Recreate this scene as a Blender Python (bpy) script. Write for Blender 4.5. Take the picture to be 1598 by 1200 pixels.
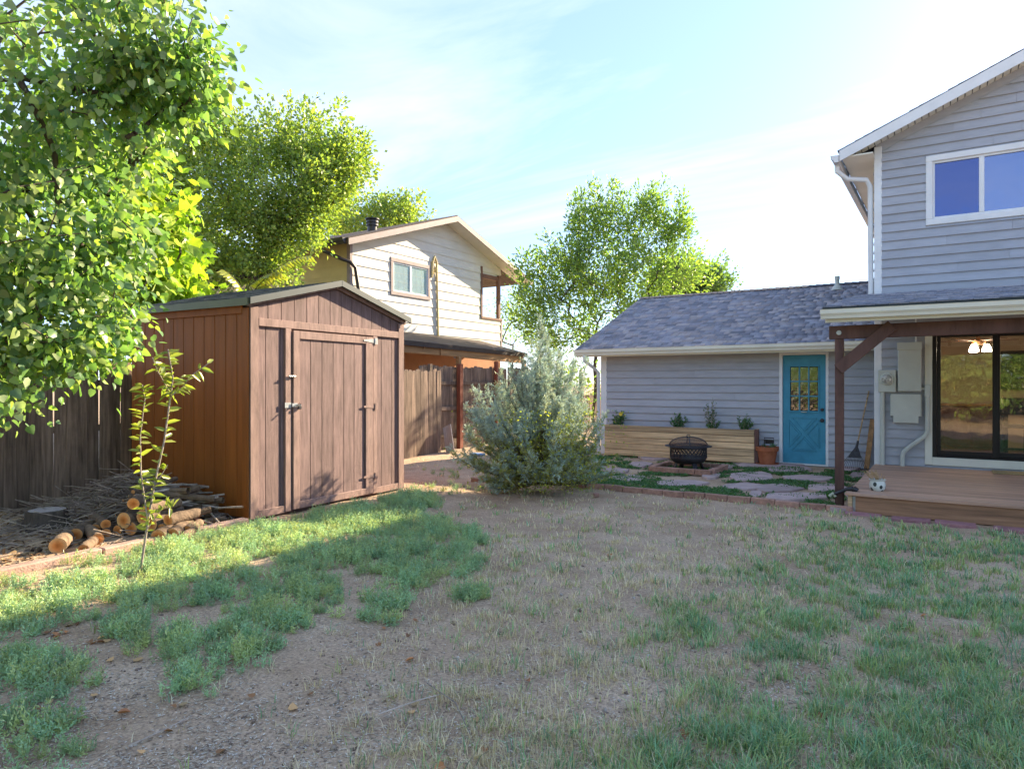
import bpy, bmesh, math, random
import numpy as np
from mathutils import Vector, Matrix
R = math.radians
for o in list(bpy.data.objects): bpy.data.objects.remove(o)
SC = bpy.context.scene; COL = SC.collection
# ---------------------------------------------------------------- camera
TH = R(32.8); FPX = 1065.3; CAMH = 1.62; CX, CY = 799.0, 598.0
CT, ST = math.cos(TH), math.sin(TH)
cd = bpy.data.cameras.new('camera'); cam = bpy.data.objects.new('camera', cd); COL.objects.link(cam)
cd.sensor_width = 36; cd.lens = 24.0; cd.clip_start = .05; cd.clip_end = 2000; cd.shift_y = -0.00125
cam.location = (0, 0, CAMH); cam.rotation_euler = (R(90), 0, TH); SC.camera = cam
# ---------------------------------------------------------------- light
SUN_EL, SUN_AZ = R(24.8), R(17.3)          # azimuth measured from +y towards +x
w = bpy.data.worlds.new('World'); SC.world = w; w.use_nodes = True
nt = w.node_tree; nt.nodes.clear()
def N(t, tree=None, **kw):
    n = (tree or nt).nodes.new(t)
    for k, v in kw.items():
        if k.startswith('i_'): n.inputs[k[2:]].default_value = v
        else: setattr(n, k, v)
    return n
sky = N('ShaderNodeTexSky', sky_type='NISHITA', sun_disc=False, sun_elevation=SUN_EL, sun_rotation=SUN_AZ,
        altitude=1600, air_density=1.0, dust_density=1.2, ozone_density=1.5)
bg = N('ShaderNodeBackground'); bg.inputs[1].default_value = 0.15
out = N('ShaderNodeOutputWorld')
# thin high cirrus, the same all round the dome, laid out on a plane overhead
geo = N('ShaderNodeTexCoord'); sep = N('ShaderNodeSeparateXYZ'); nt.links.new(geo.outputs['Generated'], sep.inputs[0])
zc = N('ShaderNodeMath', operation='MAXIMUM'); zc.inputs[1].default_value = 0.0; nt.links.new(sep.outputs[2], zc.inputs[0])
za = N('ShaderNodeMath', operation='ADD'); za.inputs[1].default_value = 0.12; nt.links.new(zc.outputs[0], za.inputs[0])
dx = N('ShaderNodeMath', operation='DIVIDE'); nt.links.new(sep.outputs[0], dx.inputs[0]); nt.links.new(za.outputs[0], dx.inputs[1])
dy = N('ShaderNodeMath', operation='DIVIDE'); nt.links.new(sep.outputs[1], dy.inputs[0]); nt.links.new(za.outputs[0], dy.inputs[1])
cmb = N('ShaderNodeCombineXYZ'); nt.links.new(dx.outputs[0], cmb.inputs[0]); nt.links.new(dy.outputs[0], cmb.inputs[1])
mp = N('ShaderNodeMapping'); mp.inputs['Rotation'].default_value = (0, 0, R(35)); mp.inputs['Scale'].default_value = (.34, 1.15, 1)
nt.links.new(cmb.outputs[0], mp.inputs[0])
n1 = N('ShaderNodeTexNoise'); n1.inputs['Scale'].default_value = 1.0; n1.inputs['Detail'].default_value = 9; n1.inputs['Roughness'].default_value = .6; n1.inputs['Distortion'].default_value = .9
nt.links.new(mp.outputs[0], n1.inputs['Vector'])
cr = N('ShaderNodeValToRGB'); cr.color_ramp.elements[0].position = .47; cr.color_ramp.elements[1].position = .76
cr.color_ramp.elements[0].color = (0, 0, 0, 1); cr.color_ramp.elements[1].color = (.7, .7, .7, 1)
nt.links.new(n1.outputs[0], cr.inputs[0])
veil = N('ShaderNodeMixRGB'); veil.inputs[0].default_value = .70; nt.links.new(sky.outputs[0], veil.inputs[1]); veil.inputs[2].default_value = (.72, 1.06, 1.85, 1)   # even thin high haze
mx = N('ShaderNodeMixRGB'); nt.links.new(cr.outputs[0], mx.inputs[0]); nt.links.new(veil.outputs[0], mx.inputs[1]); mx.inputs[2].default_value = (2.6, 2.65, 2.8, 1)
nt.links.new(mx.outputs[0], bg.inputs[0]); nt.links.new(bg.outputs[0], out.inputs[0])
sd = bpy.data.lights.new('sun', 'SUN'); so = bpy.data.objects.new('sun', sd); COL.objects.link(so)
sd.energy = 4.6; sd.angle = R(.6); sd.color = (1.0, .83, .58)
sdir = Vector((math.sin(SUN_AZ)*math.cos(SUN_EL), math.cos(SUN_AZ)*math.cos(SUN_EL), math.sin(SUN_EL)))
so.rotation_euler = sdir.to_track_quat('Z', 'Y').to_euler(); so.location = (20, 60, 30)
vs = SC.view_settings; vs.view_transform = 'Standard'; vs.look = 'None'; vs.gamma = 1; vs.use_curve_mapping = False
vs.exposure = 2.0
SC.render.engine = 'CYCLES'
for k_, v_ in (('max_bounces', 7), ('diffuse_bounces', 3), ('glossy_bounces', 3), ('transmission_bounces', 4), ('transparent_max_bounces', 8)): setattr(SC.cycles, k_, v_)
# ---------------------------------------------------------------- helpers
rng = np.random.default_rng(7); rnd = random.Random(11)
def ray(px, py):
    a = (px-CX)/FPX; b = (CY-py)/FPX
    return Vector((a*CT-ST, a*ST+CT, b))
def at(px, py, u=None, v=None, z=None, Y=None):
    r = ray(px, py)
    t = Y if Y is not None else u/r.x if u is not None else v/r.y if v is not None else (z-CAMH)/r.z
    return Vector((r.x*t, r.y*t, CAMH+r.z*t))
def proj(u, v, z=0.0):
    X = u*CT+v*ST; Y = -u*ST+v*CT
    Y = np.maximum(Y, .01)
    return CX+FPX*X/Y, CY-FPX*(z-CAMH)/Y, Y
class MB:
    def __init__(s): s.v = []; s.f = []
    def add(s, V, Fs):
        o = len(s.v); s.v += [tuple(p) for p in V]; s.f += [tuple(i+o for i in f) for f in Fs]; return s
    def box(s, x0, x1, y0, y1, z0, z1, M=None):
        V = [Vector((x, y, z)) for z in (z0, z1) for y in (y0, y1) for x in (x0, x1)]
        if M: V = [M @ p for p in V]
        return s.add(V, [(0,2,3,1),(4,5,7,6),(0,1,5,4),(2,6,7,3),(0,4,6,2),(1,3,7,5)])
    def bbox(s, x0, x1, y0, y1, z0, z1, b=.006, M=None):      # chamfered box
        b = min(b, .3*min(x1-x0, y1-y0, z1-z0)); V = []; idx = {}
        X, Y, Z = (x0, x1), (y0, y1), (z0, z1)
        for i in (0,1):
            for j in (0,1):
                for k in (0,1):
                    sx, sy, sz = (b if i == 0 else -b), (b if j == 0 else -b), (b if k == 0 else -b)
                    for a, q in enumerate(((X[i], Y[j]+sy, Z[k]+sz), (X[i]+sx, Y[j], Z[k]+sz), (X[i]+sx, Y[j]+sy, Z[k]))):
                        idx[(i,j,k,a)] = len(V); V.append(Vector(q))
        g = lambda *t: idx[t]; Fs = []
        for i in (0,1):
            q = [g(i,0,0,0), g(i,0,1,0), g(i,1,1,0), g(i,1,0,0)]; Fs.append(q if i == 0 else q[::-1])
            q = [g(0,i,0,1), g(1,i,0,1), g(1,i,1,1), g(0,i,1,1)]; Fs.append(q if i == 0 else q[::-1])
            q = [g(0,0,i,2), g(0,1,i,2), g(1,1,i,2), g(1,0,i,2)]; Fs.append(q if i == 0 else q[::-1])
        for i in (0,1):
            for j in (0,1):
                Fs.append([g(i,j,0,0), g(i,j,1,0), g(i,j,1,1), g(i,j,0,1)])
                Fs.append([g(i,0,j,0), g(i,1,j,0), g(i,1,j,2), g(i,0,j,2)])
                Fs.append([g(0,i,j,1), g(1,i,j,1), g(1,i,j,2), g(0,i,j,2)])
                for k in (0,1): Fs.append([g(i,j,k,0), g(i,j,k,1), g(i,j,k,2)])
        if M: V = [M @ p for p in V]
        return s.add(V, Fs)
    def bar(s, p0, p1, wd, ht, up=(0,0,1), b=0):               # beam between two points
        p0, p1 = Vector(p0), Vector(p1); d = p1-p0; L = d.length; x = d/L; y = Vector(up).cross(x)
        if y.length < 1e-4: y = Vector((1,0,0)).cross(x)
        y.normalize(); z = x.cross(y); M = Matrix((x, y, z)).transposed().to_4x4(); M.translation = p0
        (s.bbox(0, L, -wd/2, wd/2, -ht/2, ht/2, b, M) if b else s.box(0, L, -wd/2, wd/2, -ht/2, ht/2, M)); return s
    def tube(s, pts, rad, n=8, caps=True):
        pts = [Vector(p) for p in pts]; m = len(pts)
        if not hasattr(rad, '__len__'): rad = [rad]*m
        V = []; Fs = []; side = None
        for i, p in enumerate(pts):
            t = (pts[min(i+1, m-1)]-pts[max(i-1, 0)]).normalized()
            if side is None: side = t.orthogonal().normalized()
            else: side = (side-t*side.dot(t)).normalized()
            o = t.cross(side)
            for k in range(n):
                a = 2*math.pi*k/n; V.append(p+(side*math.cos(a)+o*math.sin(a))*rad[i])
        for i in range(m-1):
            for k in range(n):
                k2 = (k+1) % n; Fs.append((i*n+k, i*n+k2, (i+1)*n+k2, (i+1)*n+k))
        if caps: Fs.append(tuple(range(n))[::-1]); Fs.append(tuple((m-1)*n+k for k in range(n)))
        return s.add(V, Fs)
    def lathe(s, prof, n=24, c=(0,0,0)):
        c = Vector(c); V = []; Fs = []; m = len(prof)
        for r, z in prof:
            for k in range(n):
                a = 2*math.pi*k/n; V.append(c+Vector((r*math.cos(a), r*math.sin(a), z)))
        for i in range(m-1):
            for k in range(n):
                k2 = (k+1) % n; Fs.append((i*n+k, i*n+k2, (i+1)*n+k2, (i+1)*n+k))
        return s.add(V, Fs)
    def prism(s, poly, d0, d1, axis='y'):                      # 2D polygon swept along an axis
        n = len(poly)
        mk = {'y': lambda p, d: (p[0], d, p[1]), 'x': lambda p, d: (d, p[0], p[1]), 'z': lambda p, d: (p[0], p[1], d)}[axis]
        V = [mk(p, d0) for p in poly]+[mk(p, d1) for p in poly]
        Fs = [tuple(range(n)), tuple(range(2*n-1, n-1, -1))]+[(i, i+n, (i+1) % n+n, (i+1) % n) for i in range(n)]
        return s.add(V, Fs)
    def mesh(s, name, mt=None, smooth=False):
        me = bpy.data.meshes.new(name); me.from_pydata([tuple(p) for p in s.v], [], s.f)
        bm = bmesh.new(); bm.from_mesh(me); bmesh.ops.recalc_face_normals(bm, faces=bm.faces); bm.to_mesh(me); bm.free()
        if mt: me.materials.append(mt)
        if smooth:
            me.polygons.foreach_set('use_smooth', [True]*len(me.polygons))
            try: me.set_sharp_from_angle(angle=R(40))
            except Exception: pass
        return me
    def build(s, name, mt, parent=None, smooth=False):
        return link(name, s.mesh(name, mt, smooth), parent)
def wm(o):
    m = o.matrix_basis.copy()
    return (wm(o.parent) @ o.matrix_parent_inverse @ m) if o.parent else m
def link(name, me, parent=None, loc=None, rot=None, local=False):
    o = bpy.data.objects.new(name, me); COL.objects.link(o)
    if loc is not None: o.location = loc
    if rot is not None: o.rotation_euler = rot
    if parent:
        o.parent = parent
        if parent.get('loc_frame'): o['loc_frame'] = True
        elif not local: o.matrix_parent_inverse = wm(parent).inverted()
    return o
def tag(o, label=None, cat=None, group=None, kind=None):
    if label: o['label'] = label
    if cat: o['category'] = cat
    if group: o['group'] = group
    if kind: o['kind'] = kind
    return o
def thing(name, loc, label, cat, group=None, rz=0, frame=False):
    o = bpy.data.objects.new(name, None); COL.objects.link(o); o.empty_display_size = .2
    o.location = loc; o.rotation_euler = (0, 0, rz)
    if frame: o['loc_frame'] = True                             # children are given in the thing's own coordinates
    return tag(o, label, cat, group)
def np_mesh(name, V, Fa, mt, colors=None, smooth=False):
    V = np.asarray(V, dtype=np.float32); Fa = np.asarray(Fa, dtype=np.int32); k = Fa.shape[1]
    me = bpy.data.meshes.new(name); me.vertices.add(len(V)); me.vertices.foreach_set('co', V.ravel())
    me.loops.add(Fa.size); me.loops.foreach_set('vertex_index', Fa.ravel())
    me.polygons.add(len(Fa)); me.polygons.foreach_set('loop_start', np.arange(0, Fa.size, k, dtype=np.int32))
    try: me.polygons.foreach_set('loop_total', np.full(len(Fa), k, dtype=np.int32))
    except Exception: pass
    if colors is not None:
        ca = me.color_attributes.new('Col', 'FLOAT_COLOR', 'POINT')
        c4 = np.ones((len(V), 4), dtype=np.float32); c4[:, :3] = colors; ca.data.foreach_set('color', c4.ravel())
    if smooth: me.polygons.foreach_set('use_smooth', np.ones(len(Fa), dtype=bool))
    me.materials.append(mt); me.update(calc_edges=True); me.validate(); return me
def nrm(a): return a/np.maximum(np.linalg.norm(a, axis=-1, keepdims=True), 1e-9)
# leaf templates: (along, across, up)
T_FLAT = (np.array([(0,0,0),(.5,.5,0),(1,0,0),(.5,-.5,0)]), np.array([(0,1,2),(0,2,3)]))
T_DIA = (np.array([(0,0,0),(.45,.5,.10),(1,0,-.06),(.45,-.5,.10)]), np.array([(0,1,2),(0,2,3)]))
T_OVAL = (np.array([(0,0,0),(.22,.42,.07),(.62,.40,.06),(1,0,-.08),(.62,-.40,.06),(.22,-.42,.07)]), np.array([(0,1,2),(0,2,3),(0,3,4),(0,4,5)]))
T_HEART = (np.array([(0,0,0),(-.06,.30,.03),(.22,.52,.08),(.62,.36,.04),(1,0,-.12),(.62,-.36,.04),(.22,-.52,.08),(-.06,-.30,.03)]),
           np.array([(0,1,2),(0,2,3),(0,3,4),(0,4,5),(0,5,6),(0,6,7)]))
T_LOBE = (np.array([(0,0,0),(.05,.5,.02),(.42,.33,.04),(.5,.62,0),(.68,.25,.02),(1,0,-.12),(.68,-.25,.02),(.5,-.62,0),(.42,-.33,.04),(.05,-.5,.02)]),
          np.array([(0,1,2),(0,2,4),(2,3,4),(0,4,5),(0,5,6),(6,7,8),(0,6,8),(0,8,9)]))
def leaf_geo(C, D, Nn, Ln, Wd, tpl):
    D = nrm(D); S = nrm(np.cross(Nn, D)); U = np.cross(D, S); T, Fc = tpl; n = len(C); k = len(T)
    Ln = np.broadcast_to(Ln, n)[:, None, None]; Wd = np.broadcast_to(Wd, n)[:, None, None]
    V = C[:, None, :]+D[:, None, :]*T[None, :, 0, None]*Ln+S[:, None, :]*T[None, :, 1, None]*Wd+U[:, None, :]*T[None, :, 2, None]*Ln
    Fa = (Fc[None]+(np.arange(n)*k)[:, None, None]).reshape(-1, 3)
    return V.reshape(-1, 3), Fa, k
def vnoise(x, y, seed=0):                                       # smooth value noise 0..1
    xi = np.floor(x).astype(int); yi = np.floor(y).astype(int); fx = x-xi; fy = y-yi
    fx = fx*fx*(3-2*fx); fy = fy*fy*(3-2*fy)
    def h(a, b):
        q = np.sin(a*127.1+b*311.7+seed*74.7)*43758.5453; return q-np.floor(q)
    return (h(xi, yi)*(1-fx)+h(xi+1, yi)*fx)*(1-fy)+(h(xi, yi+1)*(1-fx)+h(xi+1, yi+1)*fx)*fy
def fbm(x, y, seed=0): return (vnoise(x, y, seed)*.55+vnoise(x*2.1, y*2.1, seed+1)*.3+vnoise(x*4.3, y*4.3, seed+2)*.15)
# ---------------------------------------------------------------- materials
MATS = {}
def pm(name, col, rough=.75, var=.14, scale=6, bump=.15, bscale=70, rn=0., stretch=(1,1,1), spec=.3, col2=None, dirt=.0, dirtcol=(.12,.1,.08), metal=0., attr=False):
    m = bpy.data.materials.new(name); m.use_nodes = True; t = m.node_tree; L = t.links; b = t.nodes['Principled BSDF']
    tc = N('ShaderNodeTexCoord', t); oi = N('ShaderNodeObjectInfo', t)
    off = N('ShaderNodeVectorMath', t, operation='MULTIPLY_ADD'); L.new(oi.outputs['Random'], off.inputs[0]); off.inputs[1].default_value = (31, 17, 23) if rn else (0,0,0)
    L.new(tc.outputs['Object'], off.inputs[2])
    ma = N('ShaderNodeMapping', t); ma.inputs['Scale'].default_value = stretch; L.new(off.outputs[0], ma.inputs[0])
    no = N('ShaderNodeTexNoise', t); no.inputs['Scale'].default_value = scale; no.inputs['Detail'].default_value = 6; no.inputs['Roughness'].default_value = .62; L.new(ma.outputs[0], no.inputs['Vector'])
    c1 = [max(0, c*(1-var*1.6)) for c in col]; c2 = col2 if col2 else [min(1, c*(1+var*1.6)) for c in col]
    rp = N('ShaderNodeValToRGB', t); rp.color_ramp.elements[0].position = .3; rp.color_ramp.elements[1].position = .7
    rp.color_ramp.elements[0].color = (*c1, 1); rp.color_ramp.elements[1].color = (*c2, 1); L.new(no.outputs[0], rp.inputs[0]); cur = rp.outputs[0]
    if attr:
        at_ = N('ShaderNodeAttribute', t, attribute_name='Col'); mm = N('ShaderNodeMixRGB', t, blend_type='MULTIPLY'); mm.inputs[0].default_value = 1
        L.new(cur, mm.inputs[1]); L.new(at_.outputs['Color'], mm.inputs[2]); cur = mm.outputs[0]
    if rn:
        hs = N('ShaderNodeHueSaturation', t); mr = N('ShaderNodeMapRange', t); mr.inputs['To Min'].default_value = 1-rn; mr.inputs['To Max'].default_value = 1+rn
        L.new(oi.outputs['Random'], mr.inputs['Value']); L.new(mr.outputs[0], hs.inputs['Value']); L.new(cur, hs.inputs['Color']); cur = hs.outputs[0]
    if dirt:
        n3 = N('ShaderNodeTexNoise', t); n3.inputs['Scale'].default_value = 1.7; n3.inputs['Detail'].default_value = 8; n3.inputs['Roughness'].default_value = .7; L.new(off.outputs[0], n3.inputs['Vector'])
        r3 = N('ShaderNodeValToRGB', t); r3.color_ramp.elements[0].position = .48; r3.color_ramp.elements[1].position = .75
        r3.color_ramp.elements[0].color = (0,0,0,1); r3.color_ramp.elements[1].color = (dirt,)*3+(1,); L.new(n3.outputs[0], r3.inputs[0])
        m3 = N('ShaderNodeMixRGB', t); L.new(r3.outputs[0], m3.inputs[0]); L.new(cur, m3.inputs[1]); m3.inputs[2].default_value = (*dirtcol, 1); cur = m3.outputs[0]
    L.new(cur, b.inputs['Base Color']); b.inputs['Roughness'].default_value = rough; b.inputs['Specular IOR Level'].default_value = spec; b.inputs['Metallic'].default_value = metal
    if bump:
        nb = N('ShaderNodeTexNoise', t); nb.inputs['Scale'].default_value = bscale; nb.inputs['Detail'].default_value = 4; L.new(ma.outputs[0], nb.inputs['Vector'])
        bu = N('ShaderNodeBump', t); bu.inputs['Strength'].default_value = bump; bu.inputs['Distance'].default_value = .02; L.new(nb.outputs[0], bu.inputs['Height']); L.new(bu.outputs[0], b.inputs['Normal'])
    MATS[name] = m; return m
def leafmat(name, trans=.45, rough=.45, spec=.4, tint=(1.15, 1.2, .5)):
    m = bpy.data.materials.new(name); m.use_nodes = True; t = m.node_tree; L = t.links; b = t.nodes['Principled BSDF']; o = t.nodes['Material Output']
    a = N('ShaderNodeAttribute', t, attribute_name='Col'); L.new(a.outputs['Color'], b.inputs['Base Color'])
    b.inputs['Roughness'].default_value = rough; b.inputs['Specular IOR Level'].default_value = spec
    tr = N('ShaderNodeBsdfTranslucent', t); mu = N('ShaderNodeMixRGB', t, blend_type='MULTIPLY'); mu.inputs[0].default_value = 1; mu.inputs[2].default_value = (*tint, 1)
    L.new(a.outputs['Color'], mu.inputs[1]); L.new(mu.outputs[0], tr.inputs['Color'])
    mi = N('ShaderNodeMixShader', t); mi.inputs[0].default_value = trans; L.new(b.outputs[0], mi.inputs[1]); L.new(tr.outputs[0], mi.inputs[2]); L.new(mi.outputs[0], o.inputs['Surface'])
    return m
def leafmat_solid(name, col, trans=.45, rough=.32, spec=.55):
    m = leafmat(name, trans, rough, spec, (1.12, 1.25, .45)); t = m.node_tree
    a = [n for n in t.nodes if n.type == 'ATTRIBUTE'][0]; oi = N('ShaderNodeObjectInfo', t)
    rp = N('ShaderNodeValToRGB', t); rp.color_ramp.elements[0].color = (*[c*.72 for c in col], 1); rp.color_ramp.elements[1].color = (col[0]*1.45, col[1]*1.2, col[2], 1)
    t.links.new(oi.outputs['Random'], rp.inputs[0])
    for l in list(a.outputs['Color'].links): t.links.new(rp.outputs[0], l.to_socket)
    return m
def glassmat(name, ior=1.75, tintc=(.9,.95,.95), rough=.0, boost=1.0, gcol=(1,1,1)):
    m = bpy.data.materials.new(name); m.use_nodes = True; t = m.node_tree; L = t.links; t.nodes.remove(t.nodes['Principled BSDF']); o = t.nodes['Material Output']
    f = N('ShaderNodeFresnel', t); gm = N('ShaderNodeNewGeometry', t); mr_ = N('ShaderNodeMapRange', t); mr_.inputs['To Min'].default_value = ior; mr_.inputs['To Max'].default_value = 1/ior
    L.new(gm.outputs['Backfacing'], mr_.inputs['Value']); L.new(mr_.outputs[0], f.inputs[0]); tr = N('ShaderNodeBsdfTransparent', t); tr.inputs[0].default_value = (*tintc, 1)
    gl = N('ShaderNodeBsdfGlossy', t); gl.inputs['Roughness'].default_value = rough; gl.inputs['Color'].default_value = (*gcol, 1)
    nz = N('ShaderNodeTexNoise', t); nz.inputs['Scale'].default_value = 1.6; bu = N('ShaderNodeBump', t); bu.inputs['Strength'].default_value = .09; bu.inputs['Distance'].default_value = .05
    L.new(nz.outputs[0], bu.inputs['Height']); L.new(bu.outputs[0], gl.inputs['Normal'])
    bo = N('ShaderNodeMath', t, operation='MULTIPLY'); bo.inputs[1].default_value = boost; bo.use_clamp = True; L.new(f.outputs[0], bo.inputs[0])
    mi = N('ShaderNodeMixShader', t); L.new(bo.outputs[0], mi.inputs[0]); L.new(tr.outputs[0], mi.inputs[1]); L.new(gl.outputs[0], mi.inputs[2]); L.new(mi.outputs[0], o.inputs['Surface'])
    return m
def emat(name, col, strength):
    m = bpy.data.materials.new(name); m.use_nodes = True; b = m.node_tree.nodes['Principled BSDF']
    b.inputs['Base Color'].default_value = (*col, 1); b.inputs['Emission Color'].default_value = (*col, 1); b.inputs['Emission Strength'].default_value = strength; return m
M_SIDING = pm('grey_siding', (.385,.405,.445), .6, .06, 3, .12, 90, rn=.06, stretch=(1,1,4), dirt=.12, dirtcol=(.3,.29,.28))
M_WHITE = pm('white_trim', (.74,.76,.76), .5, .04, 3, .05, 60, dirt=.12, dirtcol=(.5,.48,.42))
M_CREAM = pm('cream_gutter', (.72,.73,.63), .42, .04, 2, .04, 60, spec=.45, dirt=.2, dirtcol=(.45,.42,.33))
M_SHING = pm('roof_shingle', (.85,.85,.85), .92, .16, 40, .5, 260, attr=True, spec=.15)
M_BROWN = pm('brown_stained_wood', (.115,.06,.048), .6, .25, 5, .25, 60, stretch=(1,1,.2), rn=.1)
M_DECK = pm('deck_board_wood', (.50,.31,.21), .62, .22, 3.5, .2, 50, stretch=(.25,6,6), rn=.16, dirt=.35, dirtcol=(.33,.27,.25))
M_DECKF = pm('deck_fascia_wood', (.33,.18,.10), .55, .3, 2.2, .2, 30, stretch=(.35,5,7), dirt=.25, dirtcol=(.1,.06,.04))
M_TEAL = pm('teal_door_paint', (.055,.27,.39), .5, .10, 4, .06, 60, dirt=.2, dirtcol=(.07,.2,.27))
M_BLACK = pm('black_frame', (.014,.013,.013), .42, .1, 5, .03, 60)
M_SHEDF = pm('faded_mauve_brown_paint', (.20,.130,.119), .75, .24, 5, .5, 120, stretch=(5,5,.5), rn=.09, dirt=.4, dirtcol=(.13,.085,.078))
M_SHEDT = pm('faded_trim_paint', (.265,.172,.145), .75, .2, 6, .35, 90, stretch=(3,3,.6), rn=.08, dirt=.3, dirtcol=(.2,.115,.09))
M_SHEDS = pm('rust_brown_stain', (.25,.078,.012), .55, .14, 2.5, .25, 120, stretch=(5,5,.4), rn=.05)
M_DRIP = pm('dark_green_metal_edge', (.03,.045,.05), .6, .12, 4, .03, 60, spec=.5)
M_STEEL = pm('galvanised_steel', (.45,.46,.47), .38, .15, 14, .1, 80, metal=.8, dirt=.3, dirtcol=(.25,.18,.12))
M_FENCE = pm('weathered_cedar', (.20,.142,.105), .88, .35, 3.2, .5, 90, stretch=(7,7,.5), rn=.35, dirt=.45, dirtcol=(.045,.032,.03))
M_RED = pm('red_brown_post', (.19,.055,.03), .7, .2, 5, .2, 60, stretch=(4,4,.5))
M_NBW = pm('cream_lap_siding', (.64,.61,.55), .6, .04, 2, .06, 70, rn=.025, stretch=(1,1,3), dirt=.15, dirtcol=(.55,.48,.36))
M_NBY = pm('yellow_cream_siding', (.62,.50,.23), .65, .06, 2, .06, 70, rn=.03)
M_TAUPE = pm('taupe_trim', (.30,.24,.23), .6, .1, 4, .06, 60)
M_DKBRN = pm('dark_brown_metal', (.04,.03,.027), .4, .15, 4, .03, 60, spec=.5)
M_CEDAR = pm('pale_cedar_plank', (.54,.38,.21), .72, .3, 3, .25, 50, stretch=(.3,5,7), rn=.28, dirt=.35, dirtcol=(.2,.125,.075))
M_BEAMW = pm('tan_beam_wood', (.36,.20,.09), .7, .22, 3, .2, 50, stretch=(5,.4,5), rn=.1)
M_TERRA = pm('terracotta', (.36,.115,.05), .78, .14, 7, .15, 90, dirt=.25, dirtcol=(.42,.27,.2))
M_BRICK = pm('red_brick', (.40,.225,.165), .88, .2, 18, .4, 140, rn=.2, dirt=.3, dirtcol=(.2,.15,.12))
M_FLAG = pm('pink_flagstone', (.46,.345,.32), .85, .14, 5, .35, 60, rn=.14, dirt=.45, dirtcol=(.24,.19,.17))
M_PAVER = pm('rose_paver', (.34,.17,.175), .88, .15, 12, .3, 120, rn=.12, dirt=.3, dirtcol=(.22,.16,.14))
M_IRON = pm('bronze_black_iron', (.035,.034,.04), .45, .2, 12, .1, 100, spec=.5, metal=.3)
M_BARK = pm('grey_bark', (.10,.08,.065), .92, .3, 9, .7, 40, stretch=(3,3,.7))
M_LOGBARK = pm('log_bark', (.17,.115,.075), .9, .35, 10, .6, 45, rn=.3, dirt=.5, dirtcol=(.075,.06,.05))
M_LOGEND = pm('fresh_cut_wood', (.56,.29,.11), .75, .22, 9, .2, 60, rn=.18, dirt=.4, dirtcol=(.40,.12,.03))
M_TWIG = pm('dry_twig', (.40,.33,.27), .9, .3, 12, .3, 60, rn=.3)
M_TIMBER = pm('pink_landscape_timber', (.42,.28,.225), .85, .16, 5, .35, 60, rn=.08, dirt=.35, dirtcol=(.2,.13,.1))
M_BOXG = pm('pale_grey_green_metal', (.52,.55,.49), .45, .05, 3, .04, 60, spec=.4, dirt=.15, dirtcol=(.36,.35,.3))
M_GLASS = glassmat('door_glass', 1.7, (.93,.96,.95), boost=1.1); M_WGLASS = glassmat('window_glass', 2.5, (.5,.55,.7), boost=1.45, gcol=(.58,.68,.98)); M_WSCREEN = glassmat('screened_window_glass', 2.4, (.25,.28,.4), boost=1.4, gcol=(.36,.45,.9))  # window panes: reflected-sky blue put into the glossy tint
def ringmat():
    m = pm('sawn_log_end', (.60,.34,.14), .75, .12, 14, .25, 60, rn=.15); t = m.node_tree; L = t.links; b = t.nodes['Principled BSDF']; src = b.inputs['Base Color'].links[0].from_socket
    tc = N('ShaderNodeTexCoord', t); sp = N('ShaderNodeSeparateXYZ', t); L.new(tc.outputs['Object'], sp.inputs[0]); cm = N('ShaderNodeCombineXYZ', t); L.new(sp.outputs[0], cm.inputs[0]); L.new(sp.outputs[2], cm.inputs[1])
    ln = N('ShaderNodeVectorMath', t, operation='LENGTH'); L.new(cm.outputs[0], ln.inputs[0]); nz_ = N('ShaderNodeTexNoise', t); nz_.inputs['Scale'].default_value = 18; L.new(tc.outputs['Object'], nz_.inputs['Vector'])
    ad = N('ShaderNodeMath', t, operation='MULTIPLY_ADD'); ad.inputs[1].default_value = .02; L.new(nz_.outputs[0], ad.inputs[0]); L.new(ln.outputs['Value'], ad.inputs[2])
    rp = N('ShaderNodeValToRGB', t); rp.color_ramp.elements[0].position = .012; rp.color_ramp.elements[0].color = (.62,.32,.14,1); rp.color_ramp.elements[1].position = .085; rp.color_ramp.elements[1].color = (1.1,1.12,1.15,1); e = rp.color_ramp.elements.new(.045); e.color = (1.0,.66,.42,1); L.new(ad.outputs[0], rp.inputs[0])
    mu = N('ShaderNodeMixRGB', t, blend_type='MULTIPLY'); mu.inputs[0].default_value = 1; L.new(src, mu.inputs[1]); L.new(rp.outputs[0], mu.inputs[2]); L.new(mu.outputs[0], b.inputs['Base Color']); return m
M_RING = ringmat()
M_DARK = pm('dark_interior', (.02,.022,.028), .9, .1, 4, 0)
M_SOIL = pm('potting_soil', (.05,.035,.025), .95, .3, 30, .6, 120)
M_TAN = pm('tan_interior_wall', (.48,.37,.28), .8, .04, 2, 0)
M_GREYWD = pm('grey_board', (.36,.32,.31), .85, .15, 6, .2, 60, stretch=(5,5,.6))
M_LEAF = leafmat('leaf', .5, .35, .5, (1.12, 1.25, .45)); M_GRASS = leafmat('grass_blade', .3, .6, .25, (1.1,1.15,.6)); M_NEEDLE = leafmat('juniper_needle', .2, .6, .25, (1,1,.8))
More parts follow.
